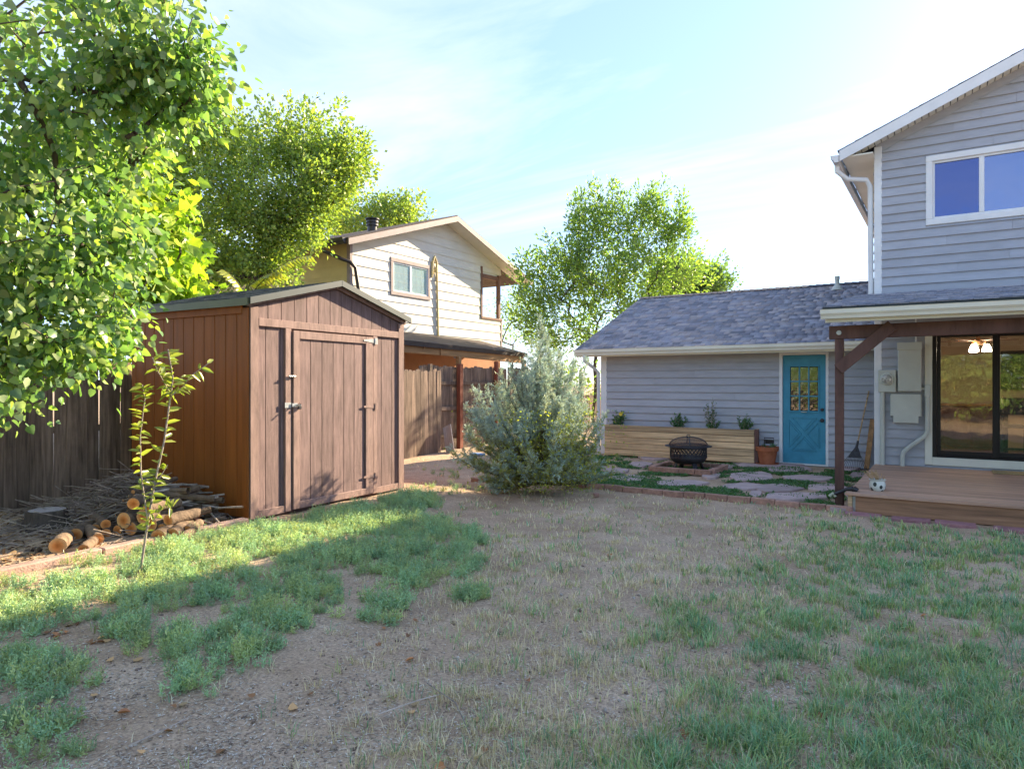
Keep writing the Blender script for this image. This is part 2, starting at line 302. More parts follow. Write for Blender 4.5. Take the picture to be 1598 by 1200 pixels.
# ================================================================ SETTING: ground
def gz(u, v):                                                   # gentle fall of the yard
    u = np.asarray(u, float); v = np.asarray(v, float)
    d = np.hypot(u, v)
    far = np.clip((d-40)/30, 0, 1)
    return (fbm(u*.9, v*.9, 3)-.5)*.05*(1-far)+(fbm(u*3.5, v*3.5, 9)-.5)*.03*(1-far)+(vnoise(u*6.5, v*6.5, 19)-.5)*.012*(1-far)
def groundmat():
    m = bpy.data.materials.new('bare_soil'); m.use_nodes = True; t = m.node_tree; L = t.links; b = t.nodes['Principled BSDF']
    tc = N('ShaderNodeTexCoord', t)
    def noise(sc, det=8, ro=.65):
        n = N('ShaderNodeTexNoise', t); n.inputs['Scale'].default_value = sc; n.inputs['Detail'].default_value = det; n.inputs['Roughness'].default_value = ro; L.new(tc.outputs['Object'], n.inputs['Vector']); return n
    a = noise(1.1); r = N('ShaderNodeValToRGB', t); r.color_ramp.elements[0].position = .32; r.color_ramp.elements[1].position = .7
    r.color_ramp.elements[0].color = (.35,.24,.155,1); r.color_ramp.elements[1].color = (.60,.455,.325,1); L.new(a.outputs[0], r.inputs[0])
    f = noise(55, 6, .75); r2 = N('ShaderNodeValToRGB', t); r2.color_ramp.elements[0].position = .3; r2.color_ramp.elements[1].position = .72
    r2.color_ramp.elements[0].color = (.45,.44,.43,1); r2.color_ramp.elements[1].color = (1.45,1.42,1.38,1); L.new(f.outputs[0], r2.inputs[0])
    mu = N('ShaderNodeMixRGB', t, blend_type='MULTIPLY'); mu.inputs[0].default_value = 1; L.new(r.outputs[0], mu.inputs[1]); L.new(r2.outputs[0], mu.inputs[2])
    L.new(mu.outputs[0], b.inputs['Base Color']); b.inputs['Roughness'].default_value = .95; b.inputs['Specular IOR Level'].default_value = .15
    g = noise(38, 8, .7); bu = N('ShaderNodeBump', t); bu.inputs['Strength'].default_value = .4; bu.inputs['Distance'].default_value = .02; L.new(g.outputs[0], bu.inputs['Height']); L.new(bu.outputs[0], b.inputs['Normal'])
    return m
M_GROUND = groundmat()
ax = np.concatenate([[-900,-300,-120,-60,-40], np.arange(-30, -14, 1.0), np.arange(-14, 6, .09), np.arange(6, 30, 1.0), [40,60,120,300,900]])
ay = np.concatenate([[-900,-300,-120,-60,-40], np.arange(-30, -1, 1.0), np.arange(-1, 15, .09), np.arange(15, 40, 1.0), [50,80,120,300,900]])
gx, gy = np.meshgrid(ax, ay); V = np.stack([gx, gy, gz(gx, gy)], -1).reshape(-1, 3)
nx, ny = len(ax), len(ay); ii = (np.arange(ny-1)[:, None]*nx+np.arange(nx-1)[None]).ravel()
g_ = link('ground', np_mesh('ground', V, np.stack([ii, ii+1, ii+1+nx, ii+nx], 1), M_GROUND, smooth=True)); tag(g_, kind='structure')

# ---------------------------------------------------------------- patio of flagstones (setting)
def patz(v): return .045+.013*(v-9.5)
pb = MB(); pu0, pu1 = -6.6, -1.15
pb.add([(pu0, 9.56, patz(9.56)-.03), (pu1, 9.56, patz(9.56)-.03), (pu1, 13.74, patz(13.74)-.03), (pu0, 13.74, patz(13.74)-.03)], [(0,1,2,3)])
patio = pb.build('patio', M_GROUND); tag(patio, kind='structure')
# each stone: (px centre, py centre, half width px, half height px) read off the photograph, turned into ground outlines
STONES = [(1022,715,24,3),(1000,725,18,3.5),(960,733,22,3),(980,744,30,4.5),(975,757,52,6),(1110,768,26,6.5),(1060,763,24,3.5),(1060,752,40,3.5),(1175,743,32,6.5),(1230,733,40,4.2),
 (1200,726,48,3),(1160,757,36,4),(1180,768,10,4.5),(1215,759,34,5.5),(1265,745,40,4.6),(1240,772,50,4.6),(1210,783,40,4.8),(1140,781,28,3.6),(1290,760,30,4.4),(1283,783,26,4.2),
 (1110,742,14,3),(1255,722,26,2.6),(1340,742,14,4),(1325,733,16,3.4),(1300,727,24,2.8),(1125,729,26,2.8),(1090,787,24,3),(1330,770,12,4)]
for k, (px, py, hw, hh) in enumerate(STONES):
    pts = []; n = rnd.choice([6,7,8]); a0 = rnd.random()*6
    for i in range(n):
        a = a0+2*math.pi*i/n+rnd.uniform(-.25,.25); rr = rnd.uniform(.82, 1.08)
        q = at(px+hw*1.12*rr*math.cos(a), py+hh*1.2*rr*math.sin(a), z=patz(11.5)); pts.append((q.x, q.y))
    cxm = sum(p[0] for p in pts)/n; cym = sum(p[1] for p in pts)/n; zt = patz(cym)+rnd.uniform(.0,.014)
    m = MB(); top = [(p[0], p[1], zt) for p in pts]; mid = [(cxm+(p[0]-cxm)*1.03, cym+(p[1]-cym)*1.03, zt-.012) for p in pts]; bot = [(p[0], p[1], zt-.05) for p in mid]
    m.add(top+mid+bot, [tuple(range(n))]+[(i, (i+1) % n, (i+1) % n+n, i+n) for i in range(n)]+[(i+n, (i+1) % n+n, (i+1) % n+2*n, i+2*n) for i in range(n)])
    if cym > 13.72 or cxm > -1.0 or min(p[1] for p in mid) < 9.58: continue
    m.build('flagstone', M_FLAG, patio)

# ================================================================ SHINGLES (real tabs, joined)
def shingles(name, origin, ex, ey, width, length, parent, cols, seed=1, expo=.143, ulo=None, cut=None):
    """origin eave-left corner, ex along the eave, ey up the slope; the up normal is ex x ey"""
    rg = np.random.default_rng(seed); ex = Vector(ex).normalized(); ey = Vector(ey).normalized(); nn = ex.cross(ey); V = []; Fa = []; C = []
    rows = int(math.ceil(length/expo)); cols = np.array(cols)
    for r in range(rows):
        y0 = r*expo; y1 = min(length, y0+expo*1.25); x = -rg.uniform(0, .2)
        while x < width:
            wd = rg.uniform(.10, .30); th = rg.choice([.0015, .0065]); x0 = max(0, x); x1 = min(width, x+wd-.004); x += wd
            if x1-x0 < .02: continue
            b = len(V); h0 = .0035+th; h1 = .001
            dy = rg.uniform(-.004,.004)
            for (xx, yy, hh) in ((x0,y0+dy,0),(x1,y0+dy,0),(x1,y1,0),(x0,y1,0),(x0,y0+dy,h0),(x1,y0+dy,h0),(x1,y1,h1),(x0,y1,h1)):
                V.append(Vector(origin)+ex*xx+ey*yy+nn*hh)
            Fa += [(b+4,b+5,b+6,b+7),(b,b+1,b+5,b+4),(b+1,b+2,b+6,b+5),(b+3,b,b+4,b+7)]
            c = cols[rg.integers(len(cols))]*rg.uniform(.8,1.2); C += [c]*8
    return tag(link(name, np_mesh(name, [tuple(p) for p in V], Fa, M_SHING, np.array(C)), parent), kind='stuff')
GREYS = [(.38,.38,.44),(.33,.335,.395),(.45,.42,.45),(.48,.44,.45),(.28,.29,.345),(.36,.37,.43)]
# ================================================================ LAP SIDING
def siding(parent, mt, plane, a0, a1, z0, z1, expo, facing, opens=(), axis='x', llim=None, rlim=None, name='siding_board', lap=.032):
    """boards on a wall in the plane y=plane (axis x) or x=plane (axis y); facing = sign of the outward normal"""
    z = z0
    while z < z1-.01:
        zt = min(z+expo, z1); segs = [(a0, a1, z, zt)]
        for (o0, o1, p0, p1) in opens:
            ns = []
            for (s0, s1, q0, q1) in segs:
                if o1 <= s0 or o0 >= s1 or p1 <= q0 or p0 >= q1: ns.append((s0, s1, q0, q1)); continue
                if s0 < o0: ns.append((s0, o0, q0, q1))
                if s1 > o1: ns.append((o1, s1, q0, q1))
                m0, m1 = max(s0, o0), min(s1, o1)
                if q0 < p0-.02: ns.append((m0, m1, q0, p0))
                if q1 > p1+.02: ns.append((m0, m1, p1, q1))
            segs = ns
        ns = []
        for (s0, s1, q0, q1) in segs:                            # butt joints between board lengths
            cut = s0+rnd.uniform(.9, 3.4)
            if s1-cut > .6: ns += [(s0, cut-.0015, q0, q1), (cut+.0015, s1, q0, q1)]
            else: ns.append((s0, s1, q0, q1))
        segs = ns
        for (s0, s1, q0, q1) in segs:
            l0, l1 = (max(s0, llim(q0)), max(s0, llim(q1))) if llim else (s0, s0)
            r0, r1 = (min(s1, rlim(q0)), min(s1, rlim(q1))) if rlim else (s1, s1)
            if r0-l0 < .03: continue
            r1 = max(r1, l1+.001)
            d0, d1 = plane+facing*lap, plane+facing*.003; P = []
            for (a, zz, d) in ((l0,q0,plane),(r0,q0,plane),(r1,q1,plane),(l1,q1,plane),(l0,q0-.013,d0),(r0,q0-.013,d0),(r1,q1,d1),(l1,q1,d1)):
                P.append((a, d, zz) if axis == 'x' else (d, a, zz))
            MB().add(P, [(0,1,2,3),(4,5,6,7),(0,1,5,4),(1,2,6,5),(2,3,7,6),(3,0,4,7)]).build(name, mt, parent)
        z = zt
def wallbox(name, mt, parent, boxes):
    m = MB()
    for b in boxes: m.box(*b)
    return m.build(name, mt, parent)
# ================================================================ HOUSE with attached garage and porch
HV, GV = 13.1, 13.75                                            # wall planes
house = thing('house', (0, HV, 0), 'grey lap-sided two-storey house with attached low garage wing and covered porch', 'house')
# --- main body, hollow at the sliding door room
HU0, HU1, HB = -1.1, 6.9, 23.0; EAVE = 5.60; PITCH = .42; RU = (HU0+HU1)/2
gw = wallbox('wall', M_SIDING, house, [(HU0+.01, -.27, HV+.004, HV+.16, 0, 2.49), (1.55, HU1, HV+.004, HV+.16, 0, 2.49), (-.27, 1.55, HV+.004, HV+.16, 0, .415),
    (HU0+.01, HU1, HV+.004, HV+.16, 2.49, 4.25), (HU0+.01, -.3, HV+.004, HV+.16, 4.25, 5.29), (1.06, HU1, HV+.004, HV+.16, 4.25, 5.29), (HU0+.01, HU1, HV+.004, HV+.16, 5.29, EAVE+.1),
    (HU0+.01, HU0+.17, HV+.16, HB, 0, EAVE+.1), (HU1-.16, HU1, HV+.16, HB, 0, EAVE+.1), (HU0+.17, HU1-.16, HB-.16, HB, 0, EAVE+.1)])
gb = MB(); gb.prism([(HU0+.02, EAVE+.1), (HU1-.02, EAVE+.1), (RU, EAVE+.1+PITCH*(RU-HU0)-.02)], HV+.004, HV+.16); gb.build('gable_wall', M_SIDING, house)
siding(gw, M_SIDING, HV, HU0+.1, 3.2, .12, 3.12, .15, -1, [(-.375, 1.66, .28, 2.6)])
llim = lambda z: HU0+.1 if z < EAVE-.05 else HU0+.1+(z-EAVE+.05)/PITCH
siding(gw, M_SIDING, HV, HU0+.1, 3.2, 3.12, 7.0, .15, -1, [(-.36, 1.14, 4.2, 5.33)], llim=llim, rlim=lambda z: 2*RU-llim(z))
m = MB(); m.bbox(HU0-.01, HU0+.105, HV-.024, HV+.10, .02, 2.75); m.bbox(HU0-.012, HU0+.105, HV-.024, HV+.10, 3.05, EAVE+.02); m.build('corner_trim', M_WHITE, house)
siding(gw, M_SIDING, HU0, HV+.1, HB, 3.1, EAVE, .15, -1, axis='y')
# roof slabs
hs = MB(); ov = .50; rk = .38
for sgn in (-1, 1):
    e0 = RU+sgn*(RU-HU0+ov); z0e = EAVE+.12-PITCH*ov; zr = EAVE+.12+PITCH*(RU-HU0)
    hs.add([(e0,HV-rk,z0e),(RU,HV-rk,zr),(RU,HB+rk,zr),(e0,HB+rk,z0e),(e0,HV-rk,z0e+.05),(RU,HV-rk,zr+.05),(RU,HB+rk,zr+.05),(e0,HB+rk,z0e+.05)],
           [(0,1,2,3),(4,5,6,7),(0,1,5,4),(1,2,6,5),(2,3,7,6),(3,0,4,7)])
hr = hs.build('roof', M_SHING, house)
me = hr.data; ca = me.color_attributes.new('Col', 'FLOAT_COLOR', 'POINT'); ca.data.foreach_set('color', [.12,.12,.15,1]*len(me.vertices))
exx = Vector((0,-1,0)); eyy = Vector((1,0,PITCH)).normalized()
shingles('shingles', (HU0-ov-.03, HB+rk+.02, EAVE+.17-PITCH*(ov+.03)), exx, eyy, HB-HV+2*rk+.04, 5.05, hr, GREYS, 5)
# rake board, fascia, soffit with vents
m = MB(); a = (HU0-ov, EAVE+.12-PITCH*ov); b = (RU, EAVE+.12+PITCH*(RU-HU0))
m.add([(a[0],HV-rk-.022,a[1]-.14),(b[0],HV-rk-.022,b[1]-.14),(b[0],HV-rk-.022,b[1]+.035),(a[0],HV-rk-.022,a[1]+.035),(a[0],HV-rk-.002,a[1]-.14),(b[0],HV-rk-.002,b[1]-.14),(b[0],HV-rk-.002,b[1]+.035),(a[0],HV-rk-.002,a[1]+.035)],
      [(0,1,2,3),(4,5,6,7),(0,1,5,4),(1,2,6,5),(2,3,7,6),(3,0,4,7)]); m.build('rake_board', M_WHITE, house)
m = MB()                                                        # gable soffit made of ribbed strips
nstr = 46; L_ = RU-HU0+ov
for i in range(nstr):
    x0 = HU0-ov+.02+L_*i/nstr; x1 = HU0-ov+.02+L_*(i+.86)/nstr; zz = lambda x: EAVE+.12+PITCH*(x-HU0)-.075
    m.add([(x0,HV-rk,zz(x0)),(x1,HV-rk,zz(x1)),(x1,HV+.0,zz(x1)),(x0,HV+.0,zz(x0)),(x0,HV-rk,zz(x0)+.02),(x1,HV-rk,zz(x1)+.02),(x1,HV,zz(x1)+.02),(x0,HV,zz(x0)+.02)],
          [(0,1,2,3),(4,5,6,7),(0,1,5,4),(1,2,6,5),(2,3,7,6),(3,0,4,7)])
m.build('rake_soffit', M_CREAM, house)
m = MB(); m.box(HU0-ov+.03, HU0, HV-rk+.02, HB+rk, EAVE-.17, EAVE-.15); m.build('eave_soffit', M_CREAM, house)
def gutter(name, p0, p1, size, mt, parent, out):                 # K-style gutter run: p0,p1 at its back top edge; out = horizontal outward vector
    p0, p1, out = Vector(p0), Vector(p1), Vector(out).normalized(); s = size
    prof = [(0,0),(0,-s),(.62*s,-s),(.72*s,-.72*s),(.95*s,-.45*s),(1.0*s,-.04*s),(1.06*s,0),(.98*s,.0),(.93*s,-.06*s),(.90*s,-.42*s),(.66*s,-.70*s),(.58*s,-.93*s),(.05*s,-.93*s),(.05*s,0)]
    V = [p0+out*a+Vector((0,0,b)) for a, b in prof]+[p1+out*a+Vector((0,0,b)) for a, b in prof]; n = len(prof)
    Fs = [tuple(range(n)), tuple(range(2*n-1, n-1, -1))]+[(i, i+n, (i+1) % n+n, (i+1) % n) for i in range(n)]
    Fs += [tuple(range(7)), tuple(range(n, n+7))[::-1]]
    return MB().add(V, Fs).build(name, mt, parent)
gutter('gutter', (HU0-ov-.005, HV-rk-.01, EAVE-.12), (HU0-ov-.005, HB+rk, EAVE-.12), .13, M_WHITE, house, (-1,0,0))
ds = MB(); x = HU0-ov-.06
ds.tube([(x, HV-.2, EAVE-.22), (x, HV-.2, EAVE-.34), (x+.14, HV-.1, EAVE-.47), (HU0-.13, HV+.02, EAVE-.5), (HU0-.075, HV+.05, EAVE-.62), (HU0-.065, HV+.055, 3.02)], .042, 10); ds.build('downspout', M_WHITE, house, True)
# upper window
WU0, WU1, WZ0, WZ1 = -.36, 1.14, 4.2, 5.33
win = MB(); t_ = .095
for b in ((WU0, WU1, HV-.035, HV+.02, WZ0, WZ0+t_), (WU0, WU1, HV-.035, HV+.02, WZ1-t_, WZ1), (WU0, WU0+t_, HV-.034, HV+.02, WZ0+t_, WZ1-t_), (WU1-t_, WU1, HV-.034, HV+.02, WZ0+t_, WZ1-t_)): win.bbox(*b)
wo = win.build('window', M_WHITE, house)
m = MB()
for b in ((WU0+t_, WU1-t_, HV+.0, HV+.06, WZ0+t_, WZ0+t_+.035), (WU0+t_, WU1-t_, HV+.0, HV+.06, WZ1-t_-.035, WZ1-t_), (WU0+t_, WU0+t_+.03, HV, HV+.06, WZ0+t_+.035, WZ1-t_-.035), (WU1-t_-.03, WU1-t_, HV, HV+.06, WZ0+t_+.035, WZ1-t_-.035), (.36, .43, HV-.006, HV+.06, WZ0+t_+.035, WZ1-t_-.035)): m.bbox(*b, .004)
m.build('sash', M_WHITE, wo)
for (x0, x1) in ((WU0+t_+.03, .36), (.43, WU1-t_-.03)):
    MB().box(x0, x1, HV+.03, HV+.036, WZ0+t_+.035, WZ1-t_-.035).build('pane', M_WSCREEN if x0 < 0 else M_WGLASS, wo)
MB().box(WU0, WU1, HV+.17, HV+.19, WZ0, WZ1).build('blind', pm('reflected_sky_blind', (.035,.05,.12), .8, .05, 3, 0), wo)  # blind coloured dark blue to stand in for sky reflected in the panes
# sliding door
SL0, SL1, SZ0, SZ1 = -.27, 1.55, .415, 2.49
tr = MB()
for b in ((SL0-.105, SL0, HV-.03, HV+.06, .29, SZ1+.1), (SL1, SL1+.105, HV-.03, HV+.06, .29, SZ1+.1), (SL0, SL1, HV-.029, HV+.06, SZ1, SZ1+.1), (SL0, SL1, HV-.031, HV+.06, .285, SZ0)): tr.bbox(*b)
tr.build('door_trim', M_CREAM, house)
sl = MB()
for b in ((SL0, SL0+.06, HV-.012, HV+.12, SZ0, SZ1), (SL1-.06, SL1, HV-.012, HV+.12, SZ0, SZ1), (SL0+.06, SL1-.06, HV-.01, HV+.12, SZ1-.07, SZ1), (SL0+.06, SL1-.06, HV-.012, HV+.12, SZ0, SZ0+.035)): sl.bbox(*b, .004)
sdoor = sl.build('sliding_door', M_BLACK, house)
def slidepanel(x0, x1, y):
    q = MB(); z0, z1 = SZ0+.036, SZ1-.071
    for b in ((x0, x0+.055, y, y+.035, z0, z1), (x1-.065, x1, y, y+.035, z0, z1), (x0+.055, x1-.065, y+.001, y+.034, z1-.055, z1), (x0+.055, x1-.065, y+.001, y+.034, z0, z0+.075)): q.bbox(*b, .004)
    f = q.build('door_panel', M_BLACK, sdoor); return f, (x0+.055, x1-.065, y+.014, y+.02, z0+.075, z1-.055)
f1, g1 = slidepanel(SL0+.062, .60, HV+.01); f2, g2 = slidepanel(.58, SL1-.062, HV+.058)
MB().box(*g1).build('door_glass', M_GLASS, sdoor); MB().box(*g2).build('door_glass', M_GLASS, sdoor)
MB().bbox(.545, .565, HV-.02, HV+.009, 1.25, 1.55, .004).build('door_handle', M_BLACK, sdoor)
# room behind the sliding door
RM = [(HU0+.2, 3.4, HV+4.2, HV+4.3, .30, 2.75), (HU0+.2, HU0+.22, HV+.17, HV+4.2, .30, 2.75), (3.4, 3.42, HV+.17, HV+4.3, .30, 2.75)]
wallbox('interior_wall', M_TAN, house, RM)
wallbox('interior_floor', pm('dark_wood_floor', (.10,.055,.035), .4, .25, 3, .05, 30, stretch=(6,1,1)), house, [(HU0+.2, 3.4, HV+.17, HV+4.2, .28, .30)])
wallbox('interior_ceiling', pm('beige_ceiling', (.62,.5,.4), .85, .03, 3, 0), house, [(HU0+.2, 3.4, HV+.165, HV+4.3, 2.58, 2.61)])
# --- garage wing
GU0, GU1, GB = -6.5, -1.1, 20.2; GE = 2.42; GRV = 17.0; GP = .405
gg = wallbox('garage_wall', M_SIDING, house, [(GU0+.01, -2.73, GV+.004, GV+.14, 0, GE), (-1.94, GU1+.15, GV+.004, GV+.14, 0, GE), (-2.73, -1.94, GV+.004, GV+.14, 2.16, GE), (-2.73, -1.94, GV+.004, GV+.14, 0, .1),
   (GU0+.01, GU0+.15, GV+.14, GB, 0, GE), (GU0+.15, GU1, GB-.14, GB, 0, GE)])
m = MB(); m.prism([(GV+.01, GE), (GB-.01, GE), (GRV, GE+GP*(GRV-GV)-.02)], GU0+.01, GU0+.14, 'x'); m.build('garage_gable', M_SIDING, house)
siding(gg, M_SIDING, GV, GU0+.12, GU1-.005, .10, GE, .15, -1, [(-2.775, -1.915, .05, 2.21)])
m = MB(); m.bbox(GU0-.015, GU0+.125, GV-.026, GV+.12, .07, GE-.01); m.build('corner_trim', M_WHITE, house)
gr = MB(); ev = .45
ze = GE+.08-GP*ev; zr = GE+.08+GP*(GRV-GV)
for sgn in (-1, 1):
    ye = GRV+sgn*(GRV-GV+ev)
    P = [(GU0-.4, ye, ze), (GU1-.001, ye, ze), (GU1-.001, GRV, zr), (GU0-.4, GRV, zr)]
    gr.add(P+[(p[0], p[1], p[2]+.04) for p in P], [(0,1,2,3),(4,5,6,7),(0,1,5,4),(1,2,6,5),(2,3,7,6),(3,0,4,7)])
gro = gr.build('garage_roof', M_SHING, house)
me = gro.data; ca = me.color_attributes.new('Col', 'FLOAT_COLOR', 'POINT'); ca.data.foreach_set('color', [.12,.12,.15,1]*len(me.vertices))
shingles('shingles', (GU0-.42, GV-ev-.03, ze+.04-GP*.03), (1,0,0), (0,1,GP), GU1-GU0+.42, (GRV-GV+ev+.03)*math.hypot(1,GP), gro, GREYS, 3)
m = MB(); x = GU0-.42
while x < GU1-.02:                                              # ridge caps
    x1 = min(x+.15, GU1-.004); q = rnd.uniform(.0,.004)
    for s_ in (-1, 1):
        m.add([(x, GRV, zr+.075+q), (x1, GRV, zr+.062+q), (x1, GRV+s_*.14, zr+.062-.14*GP), (x, GRV+s_*.14, zr+.075-.14*GP)], [(0,1,2,3)])
    x += .148
rc = m.build('ridge_cap', M_SHING, gro); me = rc.data; ca = me.color_attributes.new('Col', 'FLOAT_COLOR', 'POINT'); ca.data.foreach_set('color', [.15,.145,.17,1]*len(me.vertices))
m = MB()
for s_ in (-1, 1):
    ye = GRV+s_*(GRV-GV+ev); P = [(GU0-.425, ye, ze-.12), (GU0-.425, GRV, zr-.12), (GU0-.425, GRV, zr+.03), (GU0-.425, ye, ze+.03)]
    m.add(P+[(p[0]+.022, p[1], p[2]) for p in P], [(0,1,2,3),(4,5,6,7),(0,1,5,4),(1,2,6,5),(2,3,7,6),(3,0,4,7)])
m.build('rake_board', M_WHITE, house)
m = MB(); m.box(GU0-.4, GU1-.002, GV-ev+.002, GV-ev+.022, ze-.13, ze+.01); m.box(GU0-.4, GU1-.002, GV-ev+.022, GV+.003, ze-.10, ze-.085); m.build('fascia', M_CREAM, house)
gutter('gutter', (GU0-.41, GV-ev, ze+.02), (HU0-.04, GV-ev, ze+.035), .125, M_CREAM, house, (0,-1,0))
m = MB(); m.tube([(GU0-.18, GV-ev-.06, ze-.1), (GU0-.18, GV-ev-.05, ze-.22), (GU0-.10, GV-.15, ze-.38), (GU0-.07, GV-.03, ze-.47), (GU0-.065, GV-.02, .12)], .036, 10); m.build('downspout', M_WHITE, house, True)
m = MB(); vp = at(1306, 442, v=16.55); m.tube([(vp.x, 16.6, zr-.2), (vp.x, 16.6, zr+.16)], .045, 12); m.tube([(vp.x, 16.6, zr+.09), (vp.x, 16.6, zr+.17)], .053, 12); m.tube([(vp.x, 16.6, zr-.14), (vp.x, 16.6, zr-.02)], [.13, .055], 12); m.build('vent_pipe', M_BOXG, gro, True)
# garage door
D0, D1, DZ0, DZ1 = -2.712, -1.962, .115, 2.146
fr = MB()
for b in ((D0-.062, D0-.004, GV-.026, GV+.10, .08, DZ1+.06), (D1+.004, D1+.052, GV-.026, GV+.10, .08, DZ1+.06), (D0-.004, D1+.004, GV-.025, GV+.10, DZ1+.005, DZ1+.06)): fr.bbox(*b, .004)
fr.box(D0-.004, D1+.004, GV-.03, GV+.1, .085, .112); dfr = fr.build('door_frame', M_WHITE, house)
dr = MB(); y0, y1 = GV+.012, GV+.05; wz0, wz1, wx0, wx1 = 1.10, 1.93, D0+.13, D1-.13
for b in ((D0, wx0, y0, y1, DZ0, DZ1), (wx1, D1, y0, y1, DZ0, DZ1), (wx0, wx1, y0, y1, wz1, DZ1), (wx0, wx1, y0, y1, DZ0, wz0)): dr.box(*b)
door = dr.build('garage_door', M_TEAL, house)
m = MB(); ym = y0-.008
for k in range(1, 3):
    xx = wx0+(wx1-wx0)*k/3; m.bbox(xx-.012, xx+.012, ym, y1, wz0, wz1, .003); zz = wz0+(wz1-wz0)*k/3; m.bbox(wx0, wx1, ym+.001, y1-.001, zz-.012, zz+.012, .003)
for b in ((wx0-.025, wx1+.025, ym-.006, y0, wz0-.03, wz0), (wx0-.025, wx1+.025, ym-.006, y0, wz1, wz1+.025), (wx0-.025, wx0, ym-.006, y0, wz0, wz1), (wx1, wx1+.025, ym-.006, y0, wz0, wz1)): m.bbox(*b, .003)
m.build('muntin', M_TEAL, door)
for i in range(3):
    for j in range(3):
        xa = wx0+(wx1-wx0)*i/3+.012; xb = wx0+(wx1-wx0)*(i+1)/3-.012; za = wz0+(wz1-wz0)*j/3+.012; zb = wz0+(wz1-wz0)*(j+1)/3-.012
        MB().box(xa, xb, y0+.012, y0+.017, za, zb).build('pane', glassmat('garage_glass', 2.4, (.3,.3,.3), boost=1.2) if i+j == 0 else bpy.data.materials['garage_glass'], door)
MB().box(D0-.2, D1+.2, GV+.5, GV+.52, 0, 2.4).build('garage_dark_back', M_DARK, house)
def raised(poly):                                               # raised moulding outline of one cross-buck triangle
    q = MB(); n = len(poly)
    for i in range(n):
        a, b = poly[i], poly[(i+1) % n]; q.bar((a[0], y0-.004, a[1]), (b[0], y0-.004, b[1]), .016, .022, (0,1,0))
    c = (sum(p[0] for p in poly)/n, sum(p[1] for p in poly)/n); s = .72
    q.prism([(c[0]+(p[0]-c[0])*s, c[1]+(p[1]-c[1])*s) for p in poly], y0-.009, y0+.001); return q
bx0, bx1, bz0, bz1 = D0+.11, D1-.11, .36, .97; bcx, bcz = (bx0+bx1)/2, (bz0+bz1)/2; g = .05
for poly in ([(bx0+g, bz1), (bx1-g, bz1), (bcx, bcz+g)], [(bx0+g, bz0), (bx1-g, bz0), (bcx, bcz-g)], [(bx0, bz0+g), (bx0, bz1-g), (bcx-g, bcz)], [(bx1, bz0+g), (bx1, bz1-g), (bcx+g, bcz)]):
    raised(poly).build('raised_panel', M_TEAL, door)
for zz, r_ in ((1.13, .03), (.93, .036)):
    q = MB(); xx = D1-.06
    q.tube([(xx, y0, zz), (xx, y0-.012, zz), (xx, y0-.03, zz), (xx, y0-.05, zz), (xx, y0-.066, zz), (xx, y0-.07, zz)], [r_, r_, .013, r_*.8, r_*.8, r_*.3], 12); q.build('door_knob', M_IRON, door, True)
MB().bbox(bcx-.05, bcx+.05, y0-.03, y0-.013, wz0-.028, wz0-.012, .003).build('mail_slot', M_STEEL, door)
# small vent by the planter
m = MB(); 
for b in ((-3.05, -2.87, GV-.03, GV-.005, .56, .575), (-3.05, -2.87, GV-.03, GV-.005, .39, .405), (-3.05, -3.035, GV-.03, GV-.005, .405, .56), (-2.885, -2.87, GV-.03, GV-.005, .405, .56)): m.box(*b)
m.box(-3.03, -2.89, GV-.02, GV-.012, .41, .555); m.build('crawl_vent', M_DKBRN, house)
# --- porch roof
PV, PZ0, PZ1 = 9.36, 2.57, 3.13; PU0, PU1 = -1.36, 3.4
def pz(y): return PZ0+(PZ1-PZ0)*(y-PV)/(HV-PV)
m = MB(); P = [(PU0, PV, pz(PV)), (PU1, PV, pz(PV)), (PU1, HV-.018, pz(HV)), (PU0, HV-.018, pz(HV))]
m.add(P+[(p[0], p[1], p[2]-.05) for p in P], [(0,1,2,3),(4,5,6,7),(0,1,5,4),(1,2,6,5),(2,3,7,6),(3,0,4,7)])
pr = m.build('porch_roof', M_SHING, house); me = pr.data; ca = me.color_attributes.new('Col', 'FLOAT_COLOR', 'POINT'); ca.data.foreach_set('color', [.3,.24,.2,1]*len(me.vertices))
sl_ = (pz(HV)-pz(PV))/(HV-PV)
shingles('shingles', (PU0-.02, PV-.04, pz(PV-.04)+.004), (1,0,0), (0,1,sl_), PU1-PU0, (HV-PV)*math.hypot(1, sl_), pr, GREYS, 8)
m = MB(); m.box(PU0-.01, PU1, PV-.022, PV-.002, PZ0-.06, PZ0+.012); m.build('drip_edge', M_DRIP, house)
m = MB(); m.box(PU0+.02, PU1, PV+.0, PV+.03, PZ0-.19, PZ0-.055); m.build('fascia', M_CREAM, house)
gutter('gutter', (PU0-.02, PV-.024, PZ0-.035), (PU1, PV-.024, PZ0-.05), .115, M_CREAM, house, (0,-1,0))
MB().bar((-1.345, 9.74, 2.275), (PU1, 9.74, 2.295), .09, .17, (0,0,1), .006).build('porch_beam', M_BROWN, house)
for k in range(8):
    xx = -1.26+k*.6; MB().bar((xx, PV+.05, pz(PV)-.11), (xx, HV-.02, pz(HV)-.12), .04, .12, (0,0,1)).build('rafter', M_BROWN, house)
pst = MB(); pst.bbox(-1.275, -1.175, 9.69, 9.79, -.05, 2.19, .006); pst.build('porch_post', M_BROWN, house)
MB().bar((-1.23, 9.665, 1.80), (-.62, 9.665, 2.34), .145, .042, (0,1,0), .004).build('porch_brace', M_BROWN, house)
m = MB(); m.tube([(-1.225, 9.69, 2.27), (-1.225, 9.675, 2.27)], .03, 10); m.tube([(-1.225, 9.68, 2.27), (-1.225, 9.655, 2.27)], .014, 8); m.build('bolt', M_STEEL, house)

